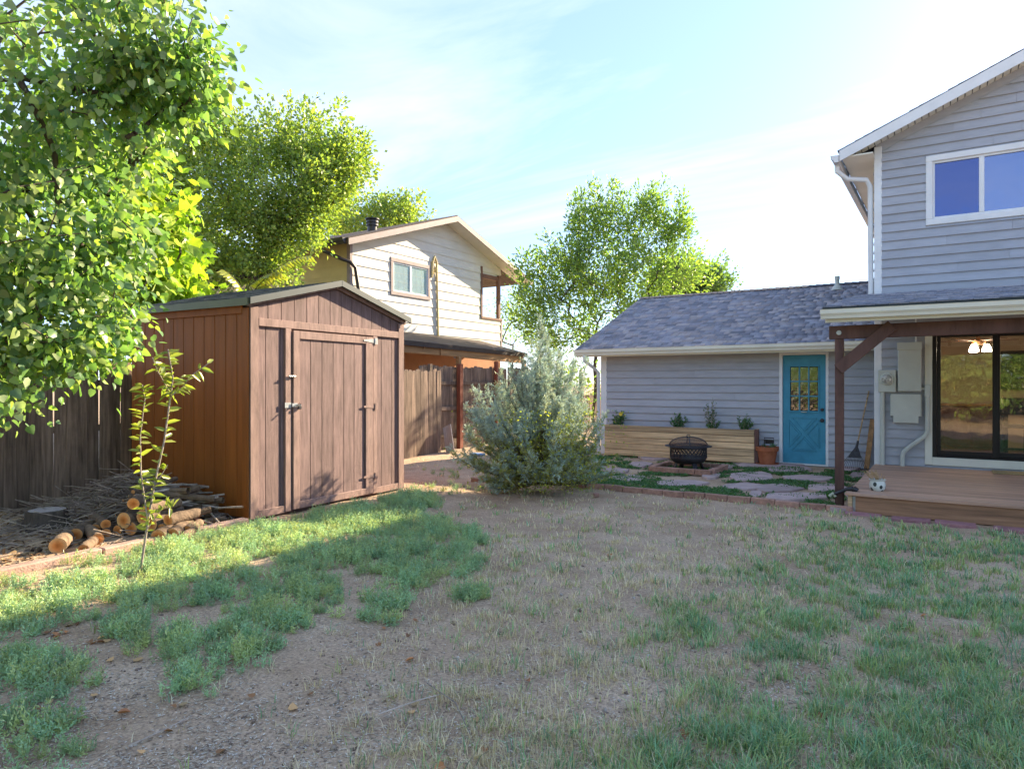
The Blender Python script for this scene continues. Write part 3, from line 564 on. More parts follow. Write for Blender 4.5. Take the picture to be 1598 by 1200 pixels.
# ================================================================ DECK
deck = thing('deck', (1, 11, 0), 'low reddish-brown plank deck under the porch in front of the sliding door', 'deck')
DU0, DU1, DV0, DV1, DZ = -1.1, 3.4, 9.47, HV-.03, .25
nb = 26; bw_ = (DV1-DV0)/nb
for k in range(nb):
    y = DV0+k*bw_; MB().bbox(DU0-(.03 if k == 0 else rnd.uniform(0,.012)), DU1, y+.0045, y+bw_-.0045, DZ-.036, DZ+rnd.uniform(-.001,.0015), .004).build('deck_board', M_DECK, deck)
MB().bbox(DU0+.07, DU1, DV0+.035, DV0+.075, -.0, DZ-.037, .004).build('fascia_board', M_DECKF, deck)
MB().bbox(DU0+.02, DU0+.058, DV0+.08, DV1, .0, DZ-.037, .004).build('side_board', M_DECKF, deck)
MB().bbox(DU0+.0, DU0+.05, DV0+.03, DV0+.075, .0, DZ-.038, .003).build('corner_post', M_CEDAR, deck)
m = MB(); m.box(DU0+.055, DU0+.066, DV0+.022, DV0+.034, .0, DZ-.045); m.box(DU0+.055, DU0+.085, DV0+.030, DV0+.033, .0, DZ-.045); m.build('steel_bracket', M_STEEL, deck)
# ================================================================ NEIGHBOUR'S HOUSE
nb_ = thing('neighbour_house', (-16, 17.3, 0), "neighbour's cream two-storey house with dark gutters and a wooden patio cover", 'house')
NU, NV0, NV1 = -14.0, 13.45, 20.95; NEZ = 5.42; NRV = 17.6; NP = .33; NB_ = -24.0
nz = lambda v: NEZ+.05+NP*min(v-12.95, 22.3-v)
nw = MB(); nw.box(NB_, NU-.01, NV0+.01, 19.7, 0, NEZ); nw.box(NB_, NU-.01, 19.7, NV1, 0, 3.9); nw.prism([(NV0+.01, NEZ), (19.7, NEZ), (19.7, nz(19.7)-.03), (NRV, nz(NRV)-.05), (NV0+.01, nz(NV0)-.03)], NU-.15, NU-.01, 'x'); nw.prism([(19.7, 5.5), (NV1, 5.5), (NV1, nz(NV1)-.03), (19.7, nz(19.7)-.03)], NU-.15, NU-.01, 'x')
nwo = nw.build('wall', M_NBW, nb_)
siding(nwo, M_NBW, NU, NV0+.07, NV1, 2.9, 7.1, .29, 1, [(15.05, 16.87, 4.25, 5.36), (19.75, NV1+.1, 4.0, 5.6)], axis='y', llim=lambda z: NV0+.07 if z < nz(NV0)-.1 else 12.95+(z-NEZ-.0)/NP+.1, rlim=lambda z: NV1 if z < nz(NV1)-.1 else 22.3-(z-NEZ)/NP-.1, lap=.024)
siding(nwo, M_NBY, NV0, NB_, NU-.07, 2.9, NEZ+.1, .29, -1, lap=.02)
m = MB(); m.bbox(NU-.1, NU+.03, NV0-.03, NV0+.07, 0, NEZ+.1); m.bbox(NU-.08, NU+.03, NV1-.02, NV1+.06, 2.6, 4.0); m.build('corner_trim', M_TAUPE, nb_)
m = MB()
for (e, r_) in ((12.85, NRV), (22.4, NRV)):
    ze_ = nz(12.95)-.033; zr_ = nz(NRV); P = [(NB_-.3, e, ze_), (NU+.55, e, ze_), (NU+.55, r_, zr_), (NB_-.3, r_, zr_)]
    m.add(P+[(p[0], p[1], p[2]+.05) for p in P], [(0,1,2,3),(4,5,6,7),(0,1,5,4),(1,2,6,5),(2,3,7,6),(3,0,4,7)])
nro = m.build('roof', pm('brown_roof_shingle', (.09,.065,.055), .9, .25, 14, .4, 60), nb_)
m = MB()
for (e, r_) in ((12.85, NRV), (22.4, NRV)):
    ze_ = nz(12.95)-.033; zr_ = nz(NRV); P = [(NU+.552, e, ze_-.15), (NU+.552, r_, zr_-.16), (NU+.552, r_, zr_+.01), (NU+.552, e, ze_+.02)]
    m.add(P+[(p[0]+.03, p[1], p[2]) for p in P], [(0,1,2,3),(4,5,6,7),(0,1,5,4),(1,2,6,5),(2,3,7,6),(3,0,4,7)])
m.build('rake_board', M_TAUPE, nb_)
m = MB()
for (e, r_) in ((12.9, NRV), (22.35, NRV)):
    ze_ = nz(12.95)-.1; zr_ = nz(NRV)-.12; P = [(NU, e, ze_), (NU+.55, e, ze_), (NU+.55, r_, zr_), (NU, r_, zr_)]
    m.add(P+[(p[0], p[1], p[2]+.02) for p in P], [(0,1,2,3),(4,5,6,7),(0,1,5,4),(1,2,6,5),(2,3,7,6),(3,0,4,7)])
m.build('soffit', M_NBW, nb_)
gutter('gutter', (NB_, 12.84, NEZ+.05), (NU+.5, 12.84, NEZ+.05), .15, M_DKBRN, nb_, (0,-1,0))
m = MB(); m.tube([(NU-.35, 12.77, NEZ-.08), (NU-.35, 12.78, NEZ-.2), (NU-.05, 13.2, NEZ-.4), (NU+.08, 13.36, NEZ-.46), (NU+.1, 13.55, NEZ-.6), (NU+.1, 13.72, 4.0), (NU+.1, 13.75, 2.9)], .05, 8); m.build('downspout', M_DKBRN, nb_, True)
w_ = MB()
for b in ((NU-.02, NU+.045, 15.05, 16.87, 5.24, 5.36), (NU-.02, NU+.045, 15.05, 16.87, 4.25, 4.36), (NU-.02, NU+.044, 15.05, 15.16, 4.36, 5.24), (NU-.02, NU+.044, 16.76, 16.87, 4.36, 5.24)): w_.bbox(*b)
w_ = w_.build('window', M_TAUPE, nb_)
m = MB()
for b in ((NU-.02, NU+.02, 15.16, 15.2, 4.36, 5.24), (NU-.02, NU+.02, 15.92, 16.0, 4.36, 5.24), (NU-.02, NU+.02, 16.72, 16.76, 4.36, 5.24), (NU-.02, NU+.019, 15.2, 16.72, 4.36, 4.40), (NU-.02, NU+.019, 15.2, 16.72, 5.20, 5.24)): m.box(*b)
for yy in (15.44, 15.68, 16.24, 16.48): m.box(NU-.012, NU-.004, yy-.008, yy+.008, 4.4, 5.2)
for zz in (4.67, 4.93): m.box(NU-.0125, NU-.0035, 15.2, 16.72, zz-.008, zz+.008)
m.build('sash', M_WHITE, w_)
MB().box(NU+.0, NU+.004, 15.2, 15.92, 4.4, 5.2).build('pane', M_GLASS, w_); MB().box(NU+.0, NU+.004, 16.0, 16.72, 4.4, 5.2).build('pane', M_GLASS, w_)
MB().box(NU-.009, NU-.006, 15.2, 16.72, 4.4, 5.2).build('blind', pm('pale_blind', (.62,.72,.78), .8, .05, 4, 0), w_)
m = MB(); m.tube([(NU+.05, 16.93, 5.0), (NU+.05, 16.95, 5.45), (NU+.06, 17.05, 5.68), (NU+.06, 17.15, 5.5), (NU+.05, 17.2, 4.5), (NU+.05, 17.25, 2.95)], .035, 8); m.tube([(NU+.05, 16.98, 5.1), (NU+.06, 17.1, 5.35), (NU+.05, 17.17, 4.9)], .025, 6); m.build('service_cable', M_NBY, nb_, True)
# balcony recess at the far end: post, lintel, side
m = MB(); m.bbox(NU-.05, NU+.06, 20.72, 20.86, 4.0, 5.55); m.bbox(NU-.05, NU+.05, 19.75, 20.72, 5.35, 5.5); m.bbox(NU-.06, NU+.04, 19.66, 19.76, 3.95, 5.75); m.bbox(NU-.06, NU+.05, 19.66, 21.0, 3.9, 3.98); m.build('balcony_post', pm('brown_red_trim', (.17,.085,.06), .7, .15, 4, .1), nb_)
# carve: the recess reads as open air behind; roof vent cap
vc = at(581, 353, Y=21.5); m = MB(); m.lathe([(0,-.4),(.15,-.4),(.15,.0),(.19,.0),(.19,.06),(.15,.06),(.15,.10),(.19,.10),(.19,.16),(.15,.17),(.15,.19),(.22,.2),(.22,.23),(.0,.27)], 16, vc); m.build('vent_cap', M_DKBRN, nb_, True)
# patio cover of the neighbour
PU = -12.0; m = MB(); P = [(PU, 11.0, 2.80), (PU, 19.6, 2.62), (NU+.02, 19.6, 3.12), (NU+.02, 11.0, 3.22)]
m.add(P+[(p[0], p[1], p[2]-.13) for p in P], [(0,1,2,3),(4,5,6,7),(0,1,5,4),(1,2,6,5),(2,3,7,6),(3,0,4,7)]); m.build('patio_roof', pm('dark_brown_roofing', (.055,.04,.036), .7, .2, 6, .1), nb_)
MB().bar((PU-.12, 11.0, 2.56), (PU-.12, 15.0, 2.50), .09, .20, (0,0,1), .01).build('patio_beam', M_BEAMW, nb_)
MB().bar((PU-.10, 15.02, 2.52), (PU-.10, 19.45, 2.40), .09, .24, (0,0,1), .01).build('patio_beam', M_BEAMW, nb_)
for yy in (15.9, 19.5):
    MB().bbox(PU-.16, PU-.04, yy-.06, yy+.06, 0, 2.4).build('patio_post', M_BEAMW, nb_)
for k in range(9):
    yy = 11.3+k; MB().bar((PU-.05, yy, 2.66-.02*k), (NU+.03, yy, 3.05-.01*k), .05, .12).build('patio_rafter', M_BEAMW, nb_)
MB().box(PU-.16-.045, PU-.165, 15.8, 16.0, 2.35, 2.6).build('post_bracket', pm('blue_grey_steel', (.3,.42,.5), .4, .1, 5, 0, metal=.4), nb_)
# lower storey seen beneath the cover
MB().box(NU-.005, NU+.02, 11.0, 20.9, 0, 2.88).build('lower_wall', pm('orange_tan_stucco', (.42,.20,.10), .8, .06, 3, .1), nb_)
w2 = MB()
for b in ((NU+.02, NU+.06, 12.9, 14.9, 2.3, 2.45), (NU+.02, NU+.06, 14.75, 14.9, 1.2, 2.3), (NU+.02, NU+.06, 12.9, 13.05, 1.2, 2.3), (NU+.02, NU+.055, 13.9, 14.0, 1.2, 2.3)): w2.box(*b)
w2 = w2.build('lower_window', M_TAUPE, nb_); MB().box(NU+.024, NU+.03, 13.05, 14.75, 1.2, 2.3).build('pane', M_WGLASS, w2)
# ================================================================ SHED (own frame: x along the front, y into the shed)
SX, SD = 2.816, 2.30
shed = thing('shed', (-6.887, 5.023, 0), 'brown wooden garden shed with a gabled roof and a padlocked plank door', 'shed', rz=R(92.99), frame=True)
SWZ, SPK = 2.565, 2.93                                            # wall height at the corners, gable peak
gz_ = lambda x: SWZ+(SPK-SWZ)*(1-abs(x-SX/2)/(SX/2))
m = MB(); m.box(.02, SX-.02, .02, SD-.02, .0, SWZ); m.prism([(.02, SWZ), (SX-.02, SWZ), (SX/2, SPK-.03)], .02, SD-.02)
core = m.build('wall', pm('groove_shadow_paint', (.12,.07,.06), .85, .1, 4, .1), shed)
def strips(x0, x1, wdt, zlo, zhi, y0, y1, mt, parent, off=0):
    x = x0-off
    while x < x1-.015:
        a, b = max(x, x0)+.005, min(x+wdt, x1)-.005; x += wdt
        if b-a < .02: continue
        P = [(a, zlo), (b, zlo), (b, zhi(b) if callable(zhi) else zhi), (a, zhi(a) if callable(zhi) else zhi)]
        if callable(zhi) and a < SX/2 < b: P = P[:3]+[(SX/2, zhi(SX/2))]+P[3:]
        MB().prism(P, y0, y1).build('siding_strip', mt, parent)
strips(.10, .64, .22, .05, 2.30, -.004, .02, M_SHEDF, core, .08); strips(2.09, SX-.1, .235, .05, 2.30, -.004, .02, M_SHEDF, core)
strips(.10, SX-.10, .205, 2.38, lambda x: gz_(x)-.06, -.004, .02, M_SHEDF, core, .03)
def side_strips(xp0, xp1):
    y = .0
    while y < SD-.02:
        b = min(y+.2, SD)-.004; MB().bbox(xp0, xp1, y+.004, b, .05, SWZ-.12, .004).build('siding_strip', M_SHEDS, core); y += .2
side_strips(-.006, .02)
m = MB(); m.bbox(SX-.02, SX+.005, .0, SD, .05, SWZ); m.build('far_side', M_SHEDS, shed)
def tr_(name, b, mt=M_SHEDT, par=shed): return MB().bbox(*b, .004).build(name, mt, par)
tr_('corner_trim', (.0, .118, -.032, -.005, .03, 2.52)); tr_('corner_trim', (SX-.125, SX, -.032, -.005, .03, 2.52))
tr_('side_corner_trim', (-.026, -.0065, -.02, .085, .03, 2.50), M_SHEDS); tr_('side_fascia', (-.03, -.007, .085, SD, SWZ-.13, SWZ-.01), M_SHEDS)
tr_('band_board', (.12, SX-.126, -.034, -.005, 2.295, 2.39))
tr_('door_jamb', (.515, .61, -.036, -.005, .04, 2.293)); tr_('door_jamb', (2.115, 2.205, -.036, -.005, .04, 2.293))
for (a, b) in ((.12, .514), (2.206, SX-.126)): tr_('base_trim', (a, b, -.028, -.005, .03, .12))
for s_ in (0, 1):                                               # rake trims under the roof edge
    xa, xb = (-.03, SX/2) if s_ == 0 else (SX/2, SX+.03); q = MB(); za, zb = gz_(max(xa, 0)), gz_(min(xb, SX))
    if s_ == 0: za -= .01
    else: zb -= .01
    P = [(xa, za-.045), (xb, zb-.045), (xb, zb+.045), (xa, za+.045)]; q.prism(P, -.036-.002*s_, -.004); q.build('rake_trim', M_SHEDT, shed)
# door
dk = MB(); dk.box(.645, 2.09, -.012, .012, .06, 2.275); sdr = dk.build('door', M_SHEDF, shed)
strips(.73, 1.955, .2, .14, 2.175, -.027, -.012, M_SHEDF, sdr, .0)
for b in ((.63, .735, -.05, -.012, .05, 2.275), (1.95, 2.10, -.05, -.012, .05, 2.275), (.735, 1.95, -.049, -.012, 2.175, 2.275), (.735, 1.95, -.049, -.012, .05, .14)): MB().bbox(*b, .004).build('door_trim', M_SHEDT, sdr)
for zz in (2.222, 1.29, .30):                                   # strap hinges
    q = MB(); q.prism([(2.13, zz-.045), (2.19, zz-.045), (2.19, zz+.045), (2.13, zz+.045)], -.056, -.0505); q.prism([(1.90, zz-.012), (2.125, zz-.03), (2.125, zz+.03), (1.90, zz+.012)], -.056, -.0505); q.tube([(2.127, -.058, zz-.045), (2.127, -.058, zz+.045)], .009, 8)
    q.build('hinge', M_STEEL if zz > 2 else M_SHEDT, sdr)
q = MB(); q.bbox(.50, .60, -.044, -.0365, 1.315, 1.38, .003); q.bbox(.60, .69, -.062, -.0505, 1.325, 1.37, .003); q.tube([(.66, -.06, 1.348), (.66, -.10, 1.348), (.68, -.13, 1.345)], .008, 6); q.build('hasp', pm('bright_zinc', (.6,.62,.62), .35, .1, 8, .05, metal=.7), sdr)
q = MB(); q.bbox(.685, .735, -.085, -.055, 1.295, 1.335, .008); q.tube([(.695, -.07, 1.333), (.695, -.07, 1.36), (.71, -.07, 1.37), (.725, -.07, 1.36), (.725, -.07, 1.333)], .005, 6); q.build('padlock', M_IRON, sdr)
q = MB(); q.bbox(.55, .66, -.058, -.0505, 1.69, 1.72, .003); q.tube([(.545, -.066, 1.705), (.65, -.066, 1.705)], .008, 8); q.build('barrel_bolt', M_STEEL, sdr)
# roof
oh = .07; rf = MB()
for s_ in (0, 1):
    xe = -oh if s_ == 0 else SX+oh; ze_ = SWZ+.0-(SPK-SWZ)/(SX/2)*oh+.02; P = [(xe, -.09, ze_), (SX/2, -.09, SPK+.02), (SX/2, SD+.06, SPK+.02), (xe, SD+.06, ze_)]
    rf.add(P+[(p[0], p[1], p[2]+.03) for p in P], [(0,1,2,3),(4,5,6,7),(0,1,5,4),(1,2,6,5),(2,3,7,6),(3,0,4,7)])
rfo = rf.build('roof', M_SHING, shed); me = rfo.data; ca = me.color_attributes.new('Col', 'FLOAT_COLOR', 'POINT'); ca.data.foreach_set('color', [.15,.15,.14,1]*len(me.vertices))
k_ = (SPK-SWZ)/(SX/2); SGR = [(.20,.19,.17),(.15,.145,.13),(.24,.22,.19),(.12,.12,.11)]
shingles('shingles', (-oh-.02, SD+.07, SWZ-k_*(oh+.02)+.052), (0,-1,0), (1,0,k_), SD+.17, 1.53, rfo, SGR, 21)
shingles('shingles', (SX+oh+.02, -.10, SWZ-k_*(oh+.02)+.052), (0,1,0), (-1,0,k_), SD+.17, 1.53, rfo, SGR, 22)
for s_ in (0, 1):
    q = MB(); xe = -oh if s_ == 0 else SX+oh; ze_ = SWZ-k_*oh+.02; P = [(xe, ze_-.035), (SX/2, SPK-.015), (SX/2, SPK+.062), (xe, ze_+.042)]
    q.prism(P, -.118-.002*s_, -.092); q.build('drip_edge', M_DRIP, rfo)
MB().box(-oh-.025, -oh-.002, -.09, SD+.06, SWZ-k_*oh-.03, SWZ-k_*oh+.055).build('drip_edge', pm('olive_metal_edge', (.10,.115,.055), .45, .1, 4, .03, 60, spec=.5), rfo)
# ================================================================ FENCES
def picket_mesh(h, wd, dog):
    q = MB(); P = [(-wd/2, 0), (wd/2, 0), (wd/2, h-.035), (wd/2-.03, h), (-wd/2+.03, h), (-wd/2, h-.035)] if dog else [(-wd/2, 0), (wd/2, 0), (wd/2, h), (-wd/2, h)]
    q.prism(P, -.009, .009); return q.mesh('picket', M_FENCE)
PM = [picket_mesh(1.9, w_, True) for w_ in (.139, .143, .141)]; PML = [picket_mesh(1.22, w_, True) for w_ in (.13, .14)]
def fence(name, label, u, v0, v1, face, meshes, hs, posts, post_mat, rails=(.35, 1.0, 1.62), group='wooden boundary fences'):
    f = thing(name, (u, v0, 0), label, 'fence', group); y = v0
    while y < v1:
        o = link('picket', rnd.choice(meshes), f, (u+face*.028+rnd.uniform(-.006,.006), y+.07, gzs(u, y)-.02), (rnd.uniform(-.006,.006), rnd.uniform(-.012,.012), math.pi/2+rnd.uniform(-.02,.02)))
        o.scale = (1, 1, hs*rnd.uniform(.985, 1.015)); y += .143
    for z in rails: MB().bbox(u-.02, u+.018, v0, v1, z-.045, z+.045, .004).build('rail', M_FENCE, f)
    for p in posts: MB().bbox(u-face*.066-.045, u-face*.066+.045, p-.045, p+.045, -.1, 2.02*hs, .005).build('post', post_mat, f)
    return f
def gzs(u, v): return float(gz(np.array([u]), np.array([v]))[0])
fence('picket_fence', 'tall dark weathered picket fence behind the woodpile and the shed', -10.05, -2.4, 12.35, 1, PM, 1.02, [0, 2.4, 4.8, 7.2, 9.6, 12.2], M_FENCE)
fb = fence('rail_side_fence', 'weathered fence showing its rails and red-brown posts behind the juniper', -10.4, 12.2, 17.6, -1, PM, 1.09, [15.25], M_RED)
MB().bbox(-10.36, -10.25, 13.53, 13.66, -.1, 2.1, .006).build('post', M_RED, fb)
fc = fence('low_fence', 'low sunlit fence beside the garage corner', -10.4, 17.8, 23.4, 1, PML, 1.02, [18, 20.5, 23], M_FENCE, (.3, .95))
q = MB(); q.bar((-9.75, 12.5, .02), (-9.95, 12.62, .62), .30, .022, (.2,1,.1), .003); tag(q.build('leaning_board', M_GREYWD), 'short pale grey board leaning against the fence end', 'board')
q = MB(); p = at(745, 709, z=.02); q.bbox(p.x-.16, p.x+.16, p.y-.1, p.y+.1, .0, .05, .02); tag(q.build('blue_tarp_scrap', pm('blue_plastic', (.18,.30,.50), .5, .2, 8, .3)), 'small crumpled blue plastic scrap lying near the fence end', 'plastic scrap')
# ================================================================ EDGINGS
tm = thing('landscape_timber_edging', (-6.8, 3.5, 0), 'faded pink timber edging between the weeds and the woodpile', 'edging')
for (a, b, ua, ub) in ((-1.2, 1.15, -6.45, -6.62), (1.17, 3.3, -6.625, -6.76), (3.32, 4.95, -6.765, -6.84)):
    MB().bar((ua, a, .015), (ub, b, .022), .12, .10, (0,0,1), .012).build('timber', M_TIMBER, tm)
be = thing('brick_edging', (-3, 9.5, 0), 'single row of reddish bricks edging the flagstone patio', 'edging')
bm_ = MB(); bm_.bbox(-.15, .15, -.045, .045, -.05, .05, .006); bm_ = bm_.mesh('brick', M_BRICK); x = -5.05
while x < -1.3:
    link('brick', bm_, be, (x+.15, 9.49+rnd.uniform(-.008,.008)-.02*(x+5)/3.7, .03+rnd.uniform(-.006,.006)), (rnd.uniform(-.03,.03), rnd.uniform(-.02,.02), rnd.uniform(-.025,.025))); x += .309
pe = thing('paver_edging', (0, 9.25, 0), 'spaced rose-coloured pavers laid flat along the deck front', 'edging')
pv_ = MB(); pv_.bbox(-.20, .20, -.10, .10, -.05, .012, .006); pv_ = pv_.mesh('paver', M_PAVER); x = -1.12
while x < 1.6:
    link('paver', pv_, pe, (x+.2, 9.33+rnd.uniform(-.02,.02)-.03*(x+1), .012+rnd.uniform(-.006,.004)), (rnd.uniform(-.02,.02), rnd.uniform(-.02,.02), rnd.uniform(-.05,.03))); x += rnd.uniform(.44, .56)
q = MB(); q.bbox(-1.30, -1.10, 9.42, 9.57, -.05, .065, .01); tag(q.build('post_footing_block', M_FLAG), 'pinkish stone block at the foot of the porch post', 'stone block')
# ================================================================ FIRE PIT on its square of bricks
fr_ = thing('brick_square', (-3.95, 11.95, patz(11.9)), 'square frame of red bricks around the fire pit feet', 'brick border')
z0 = patz(11.9)
for k in range(4):
    xx = -4.5+.275*k
    for yy in (11.46, 12.40): link('brick', bm_, fr_, (xx+.14, yy+rnd.uniform(-.006,.006), z0+.035), (0, 0, rnd.uniform(-.02,.02))).scale = (.9, 1.15, .9)
for k in range(3):
    yy = 11.62+.285*k
    for xx in (-4.48, -3.43): link('brick', bm_, fr_, (xx, yy+.08, z0+.036), (0, 0, math.pi/2+rnd.uniform(-.02,.02))).scale = (.9, 1.15, .9)
fp = thing('fire_pit', (-3.95, 11.93, z0), 'round black metal fire pit with lattice sides and a domed spark screen', 'fire pit', frame=True)
q = MB(); q.lathe([(0,.10),(.10,.105),(.20,.12),(.27,.15),(.305,.19),(.315,.215),(.315,.235),(.30,.235),(.28,.20),(.2,.14),(0,.12)], 36); q.build('bowl', M_IRON, fp, True)
q = MB()
for k in range(30):                                             # lattice band: crossing flat bars
    for s_ in (-1, 1):
        a0 = 2*math.pi*k/30; P0 = None
        for j in range(3):
            t0, t1 = j/3, (j+1)/3; a, b = a0+s_*.42*t0, a0+s_*.42*t1; r_ = .317+.002*s_
            q.bar((r_*math.cos(a), r_*math.sin(a), .225+.175*t0), (r_*math.cos(b), r_*math.sin(b), .225+.175*t1), .013, .006, (math.cos(a), math.sin(a), 0))
q.lathe([(.325,.222),(.325,.242),(.31,.242),(.31,.222),(.325,.222)], 36); q.lathe([(.325,.385),(.325,.41),(.31,.41),(.31,.385),(.325,.385)], 36); q.build('lattice_band', M_IRON, fp)
q = MB(); q.lathe([(.305,.415),(.34,.412),(.405,.420),(.412,.428),(.405,.436),(.34,.428),(.305,.432),(.305,.415)], 40); q.build('rim', M_IRON, fp, True)
q = MB(); pr_ = [(.33*math.cos(t), .435+.15*math.sin(t)) for t in np.linspace(0, 1.5, 9)]
for k in range(4):
    a = 2*math.pi*k/4+.4
    q.tube([(r_*math.cos(a), r_*math.sin(a), z+.004) for r_, z in pr_]+[(0,0,.59)], .011, 6)
q.lathe([(.335,.432),(.335,.452),(.32,.452)], 36); q.tube([(-.035,0,.585),(-.02,0,.625),(.02,0,.625),(.035,0,.585)], .007, 6); sc_ = q.build('screen_frame', M_IRON, fp)
def meshmat():
    m = bpy.data.materials.new('wire_mesh'); m.use_nodes = True; t = m.node_tree; L = t.links; b = t.nodes['Principled BSDF']; b.inputs['Base Color'].default_value = (.13,.075,.055,1); b.inputs['Roughness'].default_value = .7
    tr = N('ShaderNodeBsdfTransparent', t); mi = N('ShaderNodeMixShader', t); mi.inputs[0].default_value = .42; L.new(tr.outputs[0], mi.inputs[1]); L.new(b.outputs[0], mi.inputs[2]); L.new(mi.outputs[0], t.nodes['Material Output'].inputs['Surface']); return m
q = MB(); q.lathe([(r_*.99, z) for r_, z in pr_]+[(.0,.588)], 32); q.build('spark_screen', meshmat(), fp, True)
for k in range(4):
    a = math.pi/4+k*math.pi/2; ca_, sa_ = math.cos(a), math.sin(a); q = MB(); q.bar((.22*ca_, .22*sa_, .155), (.29*ca_, .29*sa_, 0.0), .085, .022, (ca_, sa_, .3), .004); q.build('leg', M_IRON, fp)
# ================================================================ PLANTER
pl = thing('planter_box', (-4.7, 13.5, .08), 'long raised planter of pale cedar planks against the grey garage wall', 'planter')
p0, p1, py0 = -6.24, -3.14, 13.33; zb = .10; ph = .128
for k in range(5):
    MB().bbox(p0, p1-.002, py0+rnd.uniform(-.003,.003), py0+.035, zb+k*ph+.003, zb+(k+1)*ph-.003, .009).build('plank', M_CEDAR, pl)
    for xx in (p0, p1-.035): MB().bbox(xx, xx+.034, py0+.036, GV-.03, zb+k*ph+.002, zb+(k+1)*ph-.002, .004).build('end_plank', M_CEDAR, pl)
MB().bbox(p1, p1+.075, py0-.004, py0+.075, .08, .745, .005).build('corner_post', M_BROWN, pl)
MB().box(p0+.035, p1-.036, py0+.036, GV-.032, .1, .70).build('soil', M_SOIL, pl)
# terracotta pot
tp = thing('terracotta_pot', (-2.93, 13.42, .095), 'terracotta flower pot standing between the planter and the teal door', 'flower pot', frame=True)
q = MB(); q.lathe([(0,0),(.135,0),(.185,.255),(.205,.255),(.212,.335),(.19,.335),(.186,.30),(0,.30)], 32); q.build('pot', M_TERRA, tp, True)
q = MB(); q.lathe([(0,.305),(.185,.302)], 24); q.build('soil', M_SOIL, tp)
q = MB(); q.lathe([(.15,-.0),(.2,.0),(.215,.03),(.2,.03),(.18,.012)], 28); q.build('saucer', M_TERRA, tp, True)
# rake and pole against the wall
rk_ = thing('leaf_rake', (-1.45, 13.4, .1), 'leaf rake with a thin wooden handle leaning on the garage siding', 'rake')
HT, HBm = Vector((-1.245, 13.68, 1.48)), Vector((-1.42, 13.50, .50)); q = MB(); q.tube([HT, HBm], .013, 8); q.build('handle', M_CEDAR, rk_, True)
q = MB(); q.tube([HBm+(HT-HBm)*.10, HBm, HBm+Vector((-.02,-.01,-.09))], [.018,.022,.03], 8)
q.add([HBm+Vector((-.03,-.02,-.02)), HBm+Vector((.03,-.02,-.02)), HBm+Vector((.08,-.045,-.2)), HBm+Vector((-.14,-.045,-.2))], [(0,1,2,3)]); q.build('head', M_IRON, rk_)
for k in range(13):
    t = k/12-.5; a = HBm+Vector((-.02+t*.06, -.02, -.06)); b = HBm+Vector((-.03+t*.24, -.05, -.2)); c = HBm+Vector((-.04+t*.42, -.075, -.39)); MB().tube([a, b, c, c+Vector((0,-.03,-.012))], .0042, 4).build('tine', M_IRON, rk_)
q = MB(); q.bar((-1.27, 13.52, .11), (-1.185, 13.70, .98), .085, .03, (0,1,0), .004); tag(q.build('wooden_stake', M_BEAMW), 'tan wooden stake leaning on the wall beside the rake', 'stake')
# ================================================================ ELECTRICAL BOXES on the house wall
def wz(px, py): return at(px, py, v=HV-.05)
em = thing('electric_meter', (-.91, HV-.06, 1.47), 'square pale electric meter box with a round glass dial on the house wall', 'electric meter')
MB().bbox(-1.045, -.78, HV-.11, HV-.018, 1.47, 1.84, .008).build('meter_box', M_BOXG, em)
q = MB(); q.tube([(-.915, HV-.11, 1.69), (-.915, HV-.135, 1.69), (-.915, HV-.14, 1.69)], [.105,.10,.09], 24); q.build('dial_ring', M_BOXG, em, True)
q = MB(); q.tube([(-.915, HV-.141, 1.69), (-.915, HV-.175, 1.69), (-.915, HV-.19, 1.69)], [.078,.07,.04], 20); q.build('dial_glass', pm('meter_face', (.42,.42,.38), .2, .5, 30, 0, spec=.6), em, True)
MB().tube([(-.985, HV-.065, 1.47), (-.985, HV-.065, .25)], .036, 10).build('conduit', M_BOXG, em, True)
bp = thing('breaker_panel', (-.58, HV-.06, 1.48), 'tall pale metal breaker cabinet mounted above a smaller box', 'electrical panel')
MB().bbox(-.755, -.42, HV-.13, HV-.018, 1.485, 2.285, .01).build('cabinet', M_BOXG, bp); MB().bbox(-.765, -.41, HV-.142, HV-.131, 2.17, 2.295, .005).build('rain_lip', M_BOXG, bp)
q = MB(); q.tube([(-.50, HV-.05, 2.29), (-.50, HV-.05, 2.75)], .012, 6); q.build('riser', M_WHITE, bp)
q = MB(); q.bbox(-.60, -.57, HV-.15, HV-.131, 1.487, 1.51, .003); q.build('latch', M_STEEL, bp)
jb = thing('junction_box', (-.64, HV-.06, .97), 'square pale junction box with stepped lower corners under the breaker cabinet', 'junction box')
q = MB(); q.prism([(-.82, .968), (-.46, .968), (-.46, 1.08), (-.43, 1.08), (-.43, 1.44), (-.855, 1.44), (-.855, 1.08), (-.82, 1.08)], HV-.12, HV-.018); q.build('cover', M_BOXG, jb)
q = MB(); q.bbox(-.87, -.855, HV-.08, HV-.018, 1.07, 1.42, .004); q.bbox(-.43, -.415, HV-.08, HV-.018, 1.07, 1.42, .004); q.build('flange', M_BOXG, jb)
cn = thing('service_conduit', (-.5, HV-.06, .25), 'bent pale conduit running from the door trim down to the deck', 'conduit')
MB().bbox(-.375, -.29, HV-.10, HV-.032, 1.40, 1.60, .006).build('conduit_body', M_BOXG, cn)
MB().tube([(-.335, HV-.07, 1.42), (-.335, HV-.07, .84), (-.37, HV-.07, .76), (-.60, HV-.07, .56), (-.675, HV-.07, .48), (-.69, HV-.07, .40), (-.69, HV-.07, .25)], .036, 10).build('pipe', M_BOXG, cn, True)
q = MB(); q.tube([(-.42, HV-.06, 1.53), (-.37, HV-.06, 1.53)], .025, 8); q.build('coupling', M_BOXG, cn)
